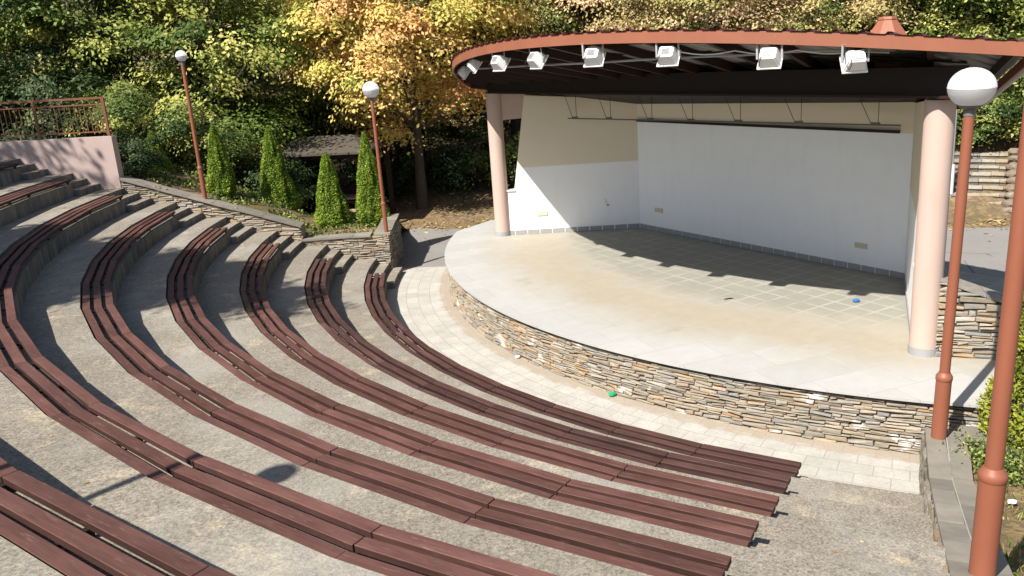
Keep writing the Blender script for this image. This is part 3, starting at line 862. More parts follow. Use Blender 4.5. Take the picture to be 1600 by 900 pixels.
# ---------------------------------------------------------------- FLOODLIGHTS under the eave
def make_flood():
    r = thing("floodlight", "", "floodlight")
    bm = bmesh.new()
    # housing: wedge, wide glass mouth facing +x downwards, ribbed back towards -x
    M = Matrix.Rotation(R_(38), 3, 'Y')
    def pt(x, y, z): return M @ Vector((x, y, z))
    c8 = [pt(-.13, -.12, -.10), pt(.07, -.17, -.14), pt(.07, .17, -.14), pt(-.13, .12, -.10), pt(-.13, -.12, .10), pt(.07, -.17, .14), pt(.07, .17, .14), pt(-.13, .12, .10)]
    hexa(bm, c8)
    bmesh.ops.bevel(bm, geom=list(bm.edges), offset=.018, segments=2, affect='EDGES')
    bobj("housing", bm, M_WHITE, r)
    bm = bmesh.new()
    hexa(bm, [pt(.072, -.185, -.155), pt(.095, -.185, -.155), pt(.095, .185, -.155), pt(.072, .185, -.155), pt(.072, -.185, .155), pt(.095, -.185, .155), pt(.095, .185, .155), pt(.072, .185, .155)])
    bobj("front_frame", bm, M_WHITE, r)
    bm = bmesh.new()
    hexa(bm, [pt(.096, -.165, -.135), pt(.100, -.165, -.135), pt(.100, .165, -.135), pt(.096, .165, -.135), pt(.096, -.165, .135), pt(.100, -.165, .135), pt(.100, .165, .135), pt(.096, .165, .135)])
    bobj("lens", bm, M_GLASS, r)
    bm = bmesh.new()
    for q in range(-3, 4):
        y = q * .02
        hexa(bm, [pt(-.15, y - .004, -.07), pt(-.128, y - .004, -.07), pt(-.128, y + .004, -.07), pt(-.15, y + .004, -.07), pt(-.15, y - .004, .05), pt(-.128, y - .004, .05), pt(-.128, y + .004, .05), pt(-.15, y + .004, .05)])
    bobj("cooling_fins", bm, M_GREYM, r)
    bm = bmesh.new()
    for s in (-1, 1): beam(bm, (0, s * .19, -.02), (-.02, s * .19, .24), .03, .006)
    beam(bm, (-.02, -.193, .24), (-.02, .193, .24), .03, .006)
    bobj("bracket", bm, M_GREYM, r)
    bm = bmesh.new(); tube(bm, [(-.14, .09, .03), (-.2, .1, -.05), (-.15, .12, -.12), (-.05, .15, -.02), (.0, .16, .2)], .007, 6); bobj("cable", bm, M_IRON, r)
    return r
FL = [(-.70, 18.6, 4.98), (-.43, 16.9, 5.13), (.05, 15.42, 5.17), (.66, 14.36, 5.19), (1.48, 13.31, 5.19), (2.44, 12.41, 5.15), (3.63, 11.57, 5.05), (4.57, 11.07, 4.95)]
FLAB = ["white floodlight at the far left tip of the roof, half hidden by the curve", "small white floodlight second from the left tip of the roof", "white floodlight third from the left tip of the roof",
        "white floodlight under the eave above the left column", "white floodlight under the eave above the corner of the white walls",
        "white floodlight under the middle of the eave, beside a drooping cable", "white floodlight under the eave above the right half of the back wall", "white floodlight nearest the right column and large lamp globe"]
proto = make_flood()
for i, p in enumerate(FL):
    o = proto if i == 0 else copy_tree(proto)
    o.location = p; o["label"] = FLAB[i]; o["group"] = "floodlights under the roof edge"
    rel = Vector(p) - UV(3.0, -.4, p[2]); o.rotation_euler = (0, 0, math.atan2(-rel.y, -rel.x) + (.15, -.1, .22, -.05, .3, .1, -.12, .2)[i])
    o.scale = (.86, .86, .86)
bm = bmesh.new()
tube(bm, [(-.44, 18.0, 5.04), (.70, 14.96, 5.09), (1.56, 13.78, 5.09), (2.16, 13.14, 5.1), (2.97, 12.47, 5.1), (3.43, 12.14, 5.09), (3.95, 11.83, 5.10), (4.46, 11.55, 5.09), (5.09, 11.25, 5.02)], .016, 6)
tag(bobj("conduit_pipe", bm, M_GREYM), "thin grey conduit pipe running behind the floodlights under the eave", "pipe")
bm = bmesh.new()
pts = []
for i in range(25):
    f = i / 24; x = 2.6 + (4.75 - 2.6) * f; y = 12.42 + (11.15 - 12.42) * f
    pts.append((x - .03, y, 5.20 - .05 * abs(math.sin(f * 9.4)) - .12 * f))
tube(bm, pts, .009, 5); tag(bobj("power_cable", bm, M_WHITE), "loose white power cable drooping between the right hand floodlights", "cable")

# ---------------------------------------------------------------- LEFT STONE WALLS, PLANTER, PINK WALL, RAILING
W0 = 21.12
pw = thing("stone_retaining_wall", "sloping dry stone retaining wall with slate coping beside the aisle steps", "stone wall", (-7.4, 21.3, 1.0))
XA, XB = -5.25, -9.55
ztop = lambda x: 1.45 + (XA - x) * .349
bm = bmesh.new(); prism(bm, [(XB, W0 + .03), (XA - .02, W0 + .03), (XA - .02, W0 + .40), (XB, W0 + .40)], .2, [ztop(XB) - .05, ztop(XA) - .05, ztop(XA) - .05, ztop(XB) - .05])
wparent(bobj("wall_core", bm, M_MORTAR), pw)
bm = bmesh.new()
stones(bm, [(XB, W0 + .03), (XA, W0 + .03)], lambda s: .6 + (4.3 - s) * .32, lambda s: ztop(XB + s) - .045, 21, inside=1)
stones(bm, [(XA, W0 + .03), (XA, W0 + .40)], lambda s: .9, lambda s: ztop(XA) - .045, 22, inside=1, lmax=.3)
wparent(bobj("stone_facing", bm, M_STONE2), pw)
bm = bmesh.new(); slabs(bm, [(XB, W0), (XA + .03, W0)], lambda s: ztop(XB + s), .46, .05, 23, side=1, over=.05, lmin=.5, lmax=.9); wparent(bobj("coping", bm, M_SLATE), pw)

pl = thing("stone_planter", "low square dry stone planter wall with dark shaded side, in front of the thujas", "planter", (-4.1, 21.3, .2))
PX0, PX1, PZ = -5.25, -3.0, 1.08
bm = bmesh.new(); prism(bm, [(PX0, W0 + .03), (PX1 - .05, W0 + .03), (PX1 - .02, 23.3), (PX1 - .38, 23.3), (PX1 - .40, W0 + .38), (PX0, W0 + .38)], -.05, PZ - .05)
wparent(bobj("wall_core", bm, M_MORTAR), pl)
bm = bmesh.new()
stones(bm, [(PX0, W0 + .03), (PX1 - .05, W0 + .03)], lambda s: -.02, lambda s: PZ - .045, 31, inside=1)
stones(bm, [(PX1 - .05, W0 + .03), (PX1 - .02, 23.3)], lambda s: -.02, lambda s: PZ - .045, 32, inside=1)
wparent(bobj("stone_facing", bm, M_STONE2), pl)
bm = bmesh.new(); slabs(bm, [(PX0, W0), (PX1 - .5, W0)], lambda s: PZ, .42, .05, 33, side=1, over=.03)
slabs(bm, [(PX1, W0 + .02), (PX1 + .02, 23.3)], lambda s: PZ + .002 + s * .05, .42, .05, 34, side=1, over=-.02, lmin=.3, lmax=.6); wparent(bobj("coping", bm, M_SLATE), pl)

pk = thing("pink_wall", "pale pink plastered wall beside the upper rows, dappled with tree shade", "wall", (-13, 21.25, 2.5))
bm = bmesh.new(); prism(bm, [(-24, W0 + .02), (XB - .02, W0 + .02), (XB - .02, W0 + .30), (-24, W0 + .30)], 1.5, [4.2, 3.98, 3.98, 4.2]); wparent(bobj("wall_face", bm, M_PINKW), pk)
rl = thing("metal_railing", "rusty brown metal railing with thin upright bars on the pink wall", "railing", (-13, 21.27, 4.0))
zpk = lambda x: 3.98 + (XB - x) * .0152
yr = W0 + .16
bm = bmesh.new()
for zz, hh in ((.93, .05), (.78, .03), (.12, .03)): beam(bm, (-23, yr, zpk(-23) + zz), (XB - .1, yr, zpk(XB) + zz), .045, hh)
wparent(bobj("rails", bm, M_RAIL), rl)
x = XB - .12; i = 0
while x > -23:
    bm = bmesh.new()
    if i % 14 == 0: box(bm, (x, yr, zpk(x) + .46), (.06, .06, .94)); wparent(bobj("post", bm, M_RAIL), rl)
    else: box(bm, (x, yr, zpk(x) + .45), (.018, .018, .68)); wparent(bobj("baluster", bm, M_RAIL), rl)
    x -= .122; i += 1
    if i > 98: break

# planted bank behind the left walls
def bank_z(x, y):
    b = interp(-x, [(2.9, .6), (3.2, .92), (5.2, .98), (5.5, 1.2), (9.5, 2.7), (16, 3.6), (30, 4.2)])
    return max(b * (1 - smooth01(y, 23.4 + max(0, -x - 6) * .45, 27.2 + max(0, -x - 6) * .8)), ground_z(x, y) + .01)
bm = bmesh.new()
gx = list(np.arange(-30, -3.05, .35)) + [-3.2]; gy = list(np.arange(W0 + .3, 30, .4))
g = [[bm.verts.new((x, y, bank_z(x, y) + .03 * noise.noise(Vector((x * 1.3, y * 1.3, 2))))) for y in gy] for x in gx]
for i in range(len(gx) - 1):
    for j in range(len(gy) - 1): bm.faces.new((g[i][j], g[i + 1][j], g[i + 1][j + 1], g[i][j + 1]))
tag(bobj("bank", bm, M_GROUND, smooth=True), kind="structure")

# ---------------------------------------------------------------- RIGHT AISLE WALL
rw = thing("low_slate_wall", "low rubble wall with two rows of dark slate coping beside the aisle at right", "stone wall", PO(14, -114, .5))
RT = [(11.9, .62), (13.2, .66), (14.0, .86), (15.0, 1.12), (16.5, 1.55), (18, 2.0), (20, 2.8), (23, 3.85), (27, 4.1)]
rp = [PO(11.9 + i * .25, -114.75) for i in range(57)]
bm = bmesh.new()
for a, b, i in zip(rp, rp[1:], range(56)):
    n = Vector((math.cos(R_(-24.75)), math.sin(R_(-24.75)), 0))
    q = [(p.x, p.y) for p in (a, b, b + n * .36, a + n * .36)]
    za, zb = interp(11.9 + i * .25, RT) - .06, interp(12.15 + i * .25, RT) - .06
    prism(bm, q, -.1, [za, zb, zb, za])
bmesh.ops.remove_doubles(bm, verts=bm.verts, dist=.0005)
wparent(bobj("wall_core", bm, M_MORTAR), rw)
bm = bmesh.new(); stones(bm, [(p.x, p.y) for p in rp], lambda s: max(-.02, (11.9 + s - 13.4) * .372 - .05), lambda s: interp(11.9 + s, RT) - .055, 41, hmin=.06, hmax=.13, lmin=.1, lmax=.3, proud=.04, inside=1)
wparent(bobj("rubble_facing", bm, M_ROUGH), rw)
bm = bmesh.new(); slabs(bm, [(p.x, p.y) for p in rp], lambda s: interp(11.9 + s, RT), .44, .05, 42, side=-1, over=.44 - .0, rows=2, lmin=.45, lmax=.75)
wparent(bobj("coping", bm, M_SLATE), rw)
# return of the wall along the stage
n = Vector((math.cos(R_(-24.75)), math.sin(R_(-24.75)), 0)); e = Vector((math.cos(R_(-114.75)), math.sin(R_(-114.75)), 0))
a = PO(11.62, -114.75) + n * .37
bm = bmesh.new(); prism(bm, [(p.x, p.y) for p in (a, a + e * .5, a + e * .5 + n * 1.6, a + n * 1.6)], -.1, .50); wparent(bobj("return_core", bm, M_MORTAR), rw)
bm = bmesh.new(); slabs(bm, [(p.x, p.y) for p in (a + n * .0 + e * .5, a + e * .5 + n * 1.6)], lambda s: .56, .56, .055, 43, side=1, over=.03, rows=2, lmin=.3, lmax=.6); wparent(bobj("return_coping", bm, M_SLATE), rw)
bm = bmesh.new()
for i, (a_, b_) in enumerate(zip(rp, rp[1:])):
    za, zb = interp(11.9 + i * .25, RT) - .012, interp(12.15 + i * .25, RT) - .012
    beam(bm, a_ + n * .226 + Vector((0, 0, za - .004)), b_ + n * .226 + Vector((0, 0, zb - .004)), .010, .05)
wparent(bobj("mortar_joint", bm, M_LIME), rw)

# stone wall at the right column
sw = thing("stone_wing_wall", "short dry stone wing wall with falling top, joined to the right column", "stone wall", (6.4, 11.2, SZ))
p0, p1 = Vector((5.94, 11.20, 0)), Vector((7.75, 10.62, 0))
dn = (p1 - p0).normalized(); on = Vector((dn.y, -dn.x, 0))
zt = lambda s: 1.93 - s * .38
bm = bmesh.new(); q = [p0, p1, p1 - on * .38, p0 - on * .38]; Ls = (p1 - p0).length
prism(bm, [(p.x, p.y) for p in q], SZ - .02, [zt(0) - .03, zt(Ls) - .03, zt(Ls) - .03, zt(0) - .03]); wparent(bobj("wall_core", bm, M_MORTAR), sw)
bm = bmesh.new(); stones(bm, [(p0.x, p0.y), (p1.x, p1.y)], lambda s: SZ + .003, lambda s: zt(s) - .02, 51, hmin=.04, hmax=.1, proud=.05, inside=1)
wparent(bobj("stone_facing", bm, M_STONE2), sw)
bm = bmesh.new(); slabs(bm, [(p0.x, p0.y), (p1.x, p1.y)], lambda s: zt(s) + .02, .44, .05, 52, side=1, over=.03, lmin=.3, lmax=.6); wparent(bobj("coping", bm, M_STONE2), sw)

# bank beside the right wall
RB = [(11.5, .42), (12.4, .50), (13.3, .60), (15, .92), (16.5, 1.35), (18, 1.85), (23, 3.7), (30, 4.0)]
bm = bmesh.new()
gr = list(np.arange(11.6, 30, .35)); gt = [0, .4, .8, 1.2, 1.8, 2.6, 3.6, 5, 7, 10]
g = []
for r in gr:
    b = PO(r, -114.75) + n * .3
    g.append([bm.verts.new((b.x + n.x * t, b.y + n.y * t, interp(r, RB) * (1 - .5 * smooth01(t, 2, 9)) - .03 + .03 * noise.noise(Vector((r * 2, t * 2, 5))))) for t in gt])
for i in range(len(gr) - 1):
    for j in range(len(gt) - 1): bm.faces.new((g[i][j], g[i + 1][j], g[i + 1][j + 1], g[i][j + 1]))
tag(bobj("verge", bm, M_GROUND, smooth=True), kind="structure")
# ground behind the top row (carries the shade trees on the left)
bm = bmesh.new()
ga = list(np.arange(-240, -100, 5)); grr = [26.9, 30, 36, 45, 60]
g = [[bm.verts.new(PO(r, a, 4.04 if r < 40 else 3.5)) for r in grr] for a in ga]
for i in range(len(ga) - 1):
    for j in range(4): bm.faces.new((g[i][j], g[i][j + 1], g[i + 1][j + 1], g[i + 1][j]))
tag(bobj("hilltop_ground", bm, M_GROUND), kind="structure")

# ---------------------------------------------------------------- LAMPS
def make_lamp(label, loc, h, gr, rl_=.082, ru=.056, lean=(0, 0), ob=1.0):
    t = thing("globe_lamp", label, "street lamp", loc, 0, "globe lamps on rust red poles")
    bm = bmesh.new(); lathe(bm, [(rl_, -.15), (rl_, .74)], n=20); bobj("lower_pole", bm, M_POLE, t, True)
    bm = bmesh.new(); lathe(bm, [(rl_ + .002, .735), (rl_ + .007, .745), (rl_ + .007, .785), (rl_ - .004, .80), (ru + .004, .835)], n=20); bobj("collar", bm, M_POLE, t, True)
    bm = bmesh.new(); lathe(bm, [(ru, .83), (ru * .97, h - gr * (1 + ob) - .02)], n=18); bobj("upper_pole", bm, M_POLE, t, True)
    bm = bmesh.new(); lathe(bm, [(ru * 1.05, h - gr * (1 + ob) - .09), (ru * 1.05, h - gr * (1 + ob) - .02), (gr * .45, h - gr * (1 + ob) + .005), (gr * .46, h - gr * (1 + ob) + .03)], n=20); bobj("globe_holder", bm, M_TRACK, t)
    bm = bmesh.new(); bmesh.ops.create_uvsphere(bm, u_segments=32, v_segments=20, radius=gr); bmesh.ops.scale(bm, vec=(1, 1, ob), verts=bm.verts); bmesh.ops.translate(bm, vec=(0, 0, h - gr), verts=bm.verts)
    g = bobj("globe", bm, M_GLOBE, t, True)
    bm = bmesh.new(); lathe(bm, [(gr + .002, h - gr - .006), (gr + .002, h - gr + .006)], n=32); bobj("seam", bm, M_WHITE, g)
    t.rotation_euler = (lean[0], lean[1], 0)
    return t
make_lamp("globe lamp with large white ball standing beside the right column of the stage", (4.93, 9.06, .62), 4.29, .235, .085, .058, (0, .016), .88)
make_lamp("globe lamp with large white ball standing on the corner of the stone planter", (-3.12, 21.3, 1.06), 3.80, .205, .055, .043)
make_lamp("globe lamp with small pale ball on the sloping stone wall by tall thuja", (-7.6, 21.32, 2.27), 3.62, .135, .058, .045)
make_lamp("thick rust red lamp pole nearest the camera at the right edge, top cut off", (3.27, 5.28, 1.52), 5.1, .235, .088, .06, (0, .012))
make_lamp("globe lamp out of sight, its round shadow falls across the seating terrace", (-5.05, 2.75, 4.05), 3.45, .155, .06, .042)

# ---------------------------------------------------------------- GAZEBO with table
gz = thing("picnic_gazebo", "dark open wooden gazebo with tan hipped roof among trees, behind the thujas", "gazebo", (-5.8, 28.6, .1), R_(-12))
bm = bmesh.new()
a = 1.6
pts = [(-a - .2, -a, 2.5), (a + .2, -a, 2.5), (a + .2, a, 2.5), (-a - .2, a, 2.5)]
v0 = [bm.verts.new(p) for p in pts]; v1 = [bm.verts.new((p[0], p[1], 2.44)) for p in pts]; r0, r1 = bm.verts.new((-.9, 0, 2.92)), bm.verts.new((.9, 0, 2.92))
for f in ((v0[0], v0[1], r1, r0), (v0[1], v0[2], r1), (v0[2], v0[3], r0, r1), (v0[3], v0[0], r0), (v1[3], v1[2], v1[1], v1[0])): bm.faces.new(f)
for i in range(4): bm.faces.new((v1[i], v1[(i + 1) % 4], v0[(i + 1) % 4], v0[i]))
bobj("roof", bm, M_SHING, gz)
for x in (-1.55, 1.55):
    for y in (-1.3, 1.3):
        bm = bmesh.new(); box(bm, (x, y, 1.2), (.14, .14, 2.44)); bobj("post", bm, M_DKWOOD, gz)
for y in (-1.3, 1.3):
    bm = bmesh.new(); box(bm, (0, y, 2.36), (2.9, .1, .14)); bobj("tie_beam", bm, M_DKWOOD, gz)
bm = bmesh.new(); box(bm, (0, 1.3, .75), (2.4, .06, .5)); bobj("back_panel", bm, M_DKWOOD, gz)
tb = thing("picnic_table", "brown wooden table standing inside the dark gazebo", "table", (-5.2, 28.9, .1), R_(-12))
bm = bmesh.new(); box(bm, (0, 0, .76), (1.9, .7, .06)); bobj("tabletop", bm, M_BENCHG, tb)
for x in (-.7, .7):
    bm = bmesh.new(); box(bm, (x, 0, .37), (.1, .5, .74)); bobj("leg", bm, M_DKWOOD, tb)
for y, lb in ((-.85, "brown plank bench at the near side of the gazebo table"), (.85, "brown plank bench at the far side of the gazebo table")):
    c, s = math.cos(R_(-12)), math.sin(R_(-12))
    b = thing("plank_bench", lb, "bench", (-5.2 - y * s, 28.9 + y * c, .1), R_(-12), "plank benches in the gazebo")
    bm = bmesh.new(); box(bm, (0, 0, .44), (1.9, .3, .05)); bobj("seat", bm, M_BENCHG, b)
    for x in (-.75, .75):
        bm = bmesh.new(); box(bm, (x, 0, .21), (.08, .26, .42)); bobj("leg", bm, M_DKWOOD, b)

# ---------------------------------------------------------------- STONE STAIRS on the right, white post
st = thing("stone_stairs", "weathered rubble stone steps climbing the slope past the road", "stairs", (13.1, 23.5, 0))
rnd = random.Random(8)
ax = Vector((.52, .854, 0)); bx = Vector((.854, -.52, 0))
for i in range(9):
    bm = bmesh.new(); bt = bmesh.new()
    c = Vector((13.15, 23.5, 0)) + ax * (i * .31)
    s0 = -.95
    while s0 < .95:
        ln = rnd.uniform(.3, .6); s1 = min(s0 + ln, .95)
        jz = rnd.uniform(-.012, .012); jf = rnd.uniform(-.06, .06); zt_ = .152 * (i + 1) + jz
        P = [c + bx * (s0 + .006) + ax * jf, c + bx * (s1 - .006) + ax * (jf + rnd.uniform(-.02, .02)), c + bx * (s1 - .006) + ax * .55, c + bx * (s0 + .006) + ax * .55]
        hexa(bm, [p + Vector((0, 0, zt_ - .24)) for p in P] + [p + Vector((0, 0, zt_ - .05)) for p in P])
        Q = [p - ax * rnd.uniform(.02, .06) if q_ < 2 else p for q_, p in enumerate(P)]
        hexa(bt, [p + Vector((0, 0, zt_ - .045)) for p in Q] + [p + Vector((0, 0, zt_ + rnd.uniform(-.012, .012))) for p in Q])
        s0 = s1
    r_ = wparent(bobj("riser", bm, M_RISER), st); wparent(bobj("tread", bt, M_STONE2), st)
for i in range(9):
    c = Vector((13.15, 23.5, 0)) + ax * (i * .29) + bx * (1.06 + rnd.uniform(-.05, .05))
    bm = bmesh.new(); bmesh.ops.create_icosphere(bm, subdivisions=2, radius=.2)
    for v in bm.verts: v.co = Vector((v.co.x * rnd.uniform(1.1, 1.25), v.co.y * 1.2, v.co.z * .6)) * (1 + .35 * noise.noise(v.co * 5 + Vector((i * 3, 0, 0)))) + Vector((c.x, c.y, .165 * i + .12))
    wparent(bobj("edge_stone", bm, M_ROUGH), st)
wp = thing("white_post", "slim grey white post with thicker white foot beside the stone steps", "post", (13.0, 24.4, 0))
bm = bmesh.new(); lathe(bm, [(.13, 0), (.13, 1.25), (.12, 1.3)], n=16); bobj("foot", bm, M_WHITE, wp, True)
bm = bmesh.new(); lathe(bm, [(.085, 1.3), (.085, 4.2)], n=14); bobj("shaft", bm, M_GREYM, wp, True)

# ---------------------------------------------------------------- FOLIAGE
def leaf_mesh(name, centers, size, tint, mat, rng, up=.9, aspect=.55, curl=.25, dirs=None, ndir=None):
    n = len(centers)
    nrm = rng.normal(size=(n, 3))
    if ndir is not None: nrm = nrm * .27 + ndir
    else: nrm[:, 2] = np.abs(nrm[:, 2]) * (1 + up) + up * .6
    nrm /= np.linalg.norm(nrm, axis=1)[:, None]
    d = rng.normal(size=(n, 3)) if dirs is None else dirs + rng.normal(size=(n, 3)) * .35
    d -= (d * nrm).sum(1)[:, None] * nrm
    d /= np.linalg.norm(d, axis=1)[:, None] + 1e-9
    s = np.cross(nrm, d)
    L = (size * rng.uniform(.6, 1.3, n))[:, None]
    c = np.asarray(centers)
    v = np.empty((n, 4, 3))
    v[:, 0] = c - d * L * .5
    v[:, 1] = c + s * L * aspect * .5 - nrm * L * curl * .2 + d * L * .05
    v[:, 2] = c + d * L * .5 - nrm * L * curl * .5
    v[:, 3] = c - s * L * aspect * .5 - nrm * L * curl * .2 + d * L * .05
    me = bpy.data.meshes.new(name)
    me.vertices.add(n * 4); me.vertices.foreach_set("co", v.reshape(-1))
    me.loops.add(n * 4); me.loops.foreach_set("vertex_index", np.arange(n * 4, dtype=np.int32))
    me.polygons.add(n); me.polygons.foreach_set("loop_start", np.arange(0, n * 4, 4, dtype=np.int32))
    me.update(calc_edges=True)
    at = me.attributes.new("tint", 'FLOAT', 'FACE'); at.data.foreach_set("value", np.clip(tint, 0, 1).astype(np.float32))
    me.materials.append(mat)
    return me
def crown(name, seed, h0, h1, rad, nclump, per, size, mat, gap=.45, flat=.5, csize=.75, shape=0.0):
    """leaf clumps through an uneven crown between heights h0 and h1; returns mesh and clump centres"""
    rng = np.random.default_rng(seed)
    C_ = []; 
    zc, zh = (h0 + h1) / 2, (h1 - h0) / 2
    while len(C_) < nclump:
        p = rng.uniform(-1, 1, 3); q = np.linalg.norm(p)
        if q > 1 or q < .35: continue
        if shape and np.hypot(p[0], p[1]) > 1 - shape * (p[2] + 1) / 2: continue
        P = Vector((p[0] * rad, p[1] * rad, zc + p[2] * zh))
        if noise.noise(P * .55 + Vector((seed * 7.1, 0, 0))) < -gap + .35 * (1 - q): continue
        C_.append(P)
    cs, ts, nd = [], [], []
    for P in C_:
        k = max(20, int(per * rng.uniform(.5, 1.4)))
        cr = csize * rng.uniform(.6, 1.3)
        g = rng.normal(size=(k, 3)) * np.array([cr, cr, cr * flat]) * .55
        g[:, 2] -= .25 * (g[:, 0] ** 2 + g[:, 1] ** 2) / max(cr, .1)
        cs.append(g + np.array(P)); ts.append(np.clip(rng.normal(.52, .27) + rng.normal(0, .08, k), 0, 1))
        o_ = np.array([P.x / rad, P.y / rad, 0]) * .55 + np.array([0, 0, .75]) + rng.normal(0, .18, 3)
        nd.append(o_[None] + g / cr * np.array([.5, .5, .5]))
    return leaf_mesh(name, np.concatenate(cs), size, np.concatenate(ts), mat, rng, ndir=np.concatenate(nd)), C_
def trunk_mesh(name, seed, h, r, clumps, nl=9, lean=.3, start=.3):
    rnd = random.Random(seed); bm = bmesh.new()
    top = Vector((rnd.uniform(-lean, lean), rnd.uniform(-lean, lean), h))
    ax_ = [Vector((0, 0, -.4))] + [top * (i / 7) + Vector((rnd.uniform(-.09, .09), rnd.uniform(-.09, .09), 0)) * (i / 3) for i in range(0, 8)]
    ax_[1] = Vector((0, 0, .1))
    tube(bm, ax_, [r * 1.35, r * 1.12] + [r * (1 - .8 * i / 7) for i in range(1, 8)], 9)
    for c in rnd.sample(clumps, min(nl, len(clumps))):
        f = min(max((c.z - .25 * h) / h * .8, start), .92)
        b = top * f; c = Vector(c)
        m = b.lerp(c, .5) + Vector((rnd.uniform(-.2, .2), rnd.uniform(-.2, .2), rnd.uniform(-.15, .35)))
        tube(bm, [b, b.lerp(m, .5) + Vector((0, 0, .05)), m, c], [r * .34, r * .26, r * .17, r * .05], 6)
        for _ in range(3):
            e = m.lerp(c, rnd.uniform(.2, .9)); tube(bm, [e, e + Vector((rnd.uniform(-.8, .8), rnd.uniform(-.8, .8), rnd.uniform(-.2, .5)))], [r * .07, r * .025], 4)
    me = bpy.data.meshes.new(name); bm.to_mesh(me); bm.free(); me.materials.append(M_BARK)
    for p in me.polygons: p.use_smooth = True
    return me
def place_tree(kind, cm, tm, x, y, z, s, rz, label, cat, group, sz=None):
    t = thing(kind, label, cat, (x, y, z), rz, group); t.scale = (s, s, sz or s)
    a = bpy.data.objects.new("crown", cm); link(a); a.parent = t
    if tm is not None:
        b = bpy.data.objects.new("trunk", tm); link(b); b.parent = t
    return t
def variant(seed, h0, h1, rad, ncl, per, size, mat, tr, **kw):
    cm, cl = crown("crown", seed, h0, h1, rad, ncl, per, size, mat, **kw)
    return cm, trunk_mesh("trunk", seed, h1 * .85, tr, cl)
#TREES
V_GREEN = [variant(3, 1.6, 10.5, 3.6, 120, 330, .15, ML_GREEN, .20, gap=.2, csize=.85, flat=.40), variant(4, 2.0, 9.8, 3.2, 105, 330, .15, ML_GREEN, .17, gap=.2, csize=.8, flat=.40)]
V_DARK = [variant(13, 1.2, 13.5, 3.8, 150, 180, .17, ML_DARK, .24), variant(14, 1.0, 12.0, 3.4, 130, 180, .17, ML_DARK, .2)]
V_GOLD = [variant(23, 2.7, 11.0, 4.3, 250, 320, .14, ML_GOLD, .21, gap=.36, csize=.78, flat=.42)]
V_OLIVE = [variant(33, 1.6, 10.5, 3.5, 190, 280, .13, ML_OLIVE, .2, gap=.6, csize=.8), variant(34, 1.2, 9.6, 3.4, 180, 280, .13, ML_OLIVE, .2, gap=.6, csize=.8)]
V_SHRUB = [variant(43, .1, 3.2, 1.7, 56, 260, .11, ML_HEDGE, .06, csize=.48, flat=.42), variant(44, .1, 2.6, 1.6, 50, 240, .11, ML_DARK, .06, csize=.46)]
GRP = "trees of the wood around the stage"
def tree(var, kind, x, y, s, rz, label, z=None, sz=None, cat="tree", group=GRP):
    z = max(ground_z(x, y), 0 if z is None else z) if z is None else z
    return place_tree(kind, var[0], var[1], x, y, z - .05, s, rz, label, cat, group, sz)
tree(V_GOLD[0], "oak_tree", -3.0, 30.0, 1.0, .4, "large golden yellow oak tree standing left of the stage")
tree(V_GREEN[0], "maple_tree", -9.2, 29.0, 1.0, 1.0, "yellow green tree directly behind the lamp on the sloping wall", z=.3)
tree(V_GREEN[1], "maple_tree", -13.2, 29.5, 1.0, 2.2, "yellow green tree rising above the end of the railing", z=1.5)
tree(V_GREEN[1], "maple_tree", -7.2, 33.5, 1.05, 4.1, "green tree behind the gazebo, left of the golden oak", z=.6)
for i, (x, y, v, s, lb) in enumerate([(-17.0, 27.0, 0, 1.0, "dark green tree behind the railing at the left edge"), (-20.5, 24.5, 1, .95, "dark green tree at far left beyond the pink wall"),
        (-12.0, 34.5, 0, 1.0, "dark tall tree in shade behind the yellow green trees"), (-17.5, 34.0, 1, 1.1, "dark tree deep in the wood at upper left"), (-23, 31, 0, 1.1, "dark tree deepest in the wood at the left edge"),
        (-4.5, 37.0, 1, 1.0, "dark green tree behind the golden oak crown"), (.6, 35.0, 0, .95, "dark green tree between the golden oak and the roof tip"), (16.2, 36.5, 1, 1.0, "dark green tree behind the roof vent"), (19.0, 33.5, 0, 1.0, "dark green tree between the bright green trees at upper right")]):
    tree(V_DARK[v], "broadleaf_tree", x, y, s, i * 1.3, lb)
for i, (x, y, v, s, lb) in enumerate([(3.6, 33.6, 0, 1.0, "olive brown autumn tree behind the left half of the stage roof"), (7.8, 32.2, 1, 1.0, "olive brown autumn tree behind the middle of the stage roof"), (11.9, 32.8, 0, .95, "olive brown autumn tree behind the right half of the stage roof"),
        (1.5, 40.5, 1, 1.1, "olive tree farther back, left of the roof middle"), (10, 41, 0, 1.1, "olive tree farthest back behind the roof")]):
    tree(V_OLIVE[v], "autumn_tree", x, y, s, i * 2.1 + .5, lb)
for i, (x, y, s, lb) in enumerate([(16.8, 31.2, .9, "bright green tree above the stone steps"), (14.6, 33.6, .9, "green tree behind the right end of the stage roof"), (21.5, 31.0, .95, "bright green tree at the right edge above the hedge"), (20.0, 37.0, 1.1, "green tree high on the slope at upper right")]):
    tree(V_GREEN[i % 2], "broadleaf_tree", x, y, s, i * 1.7 + 2, lb)
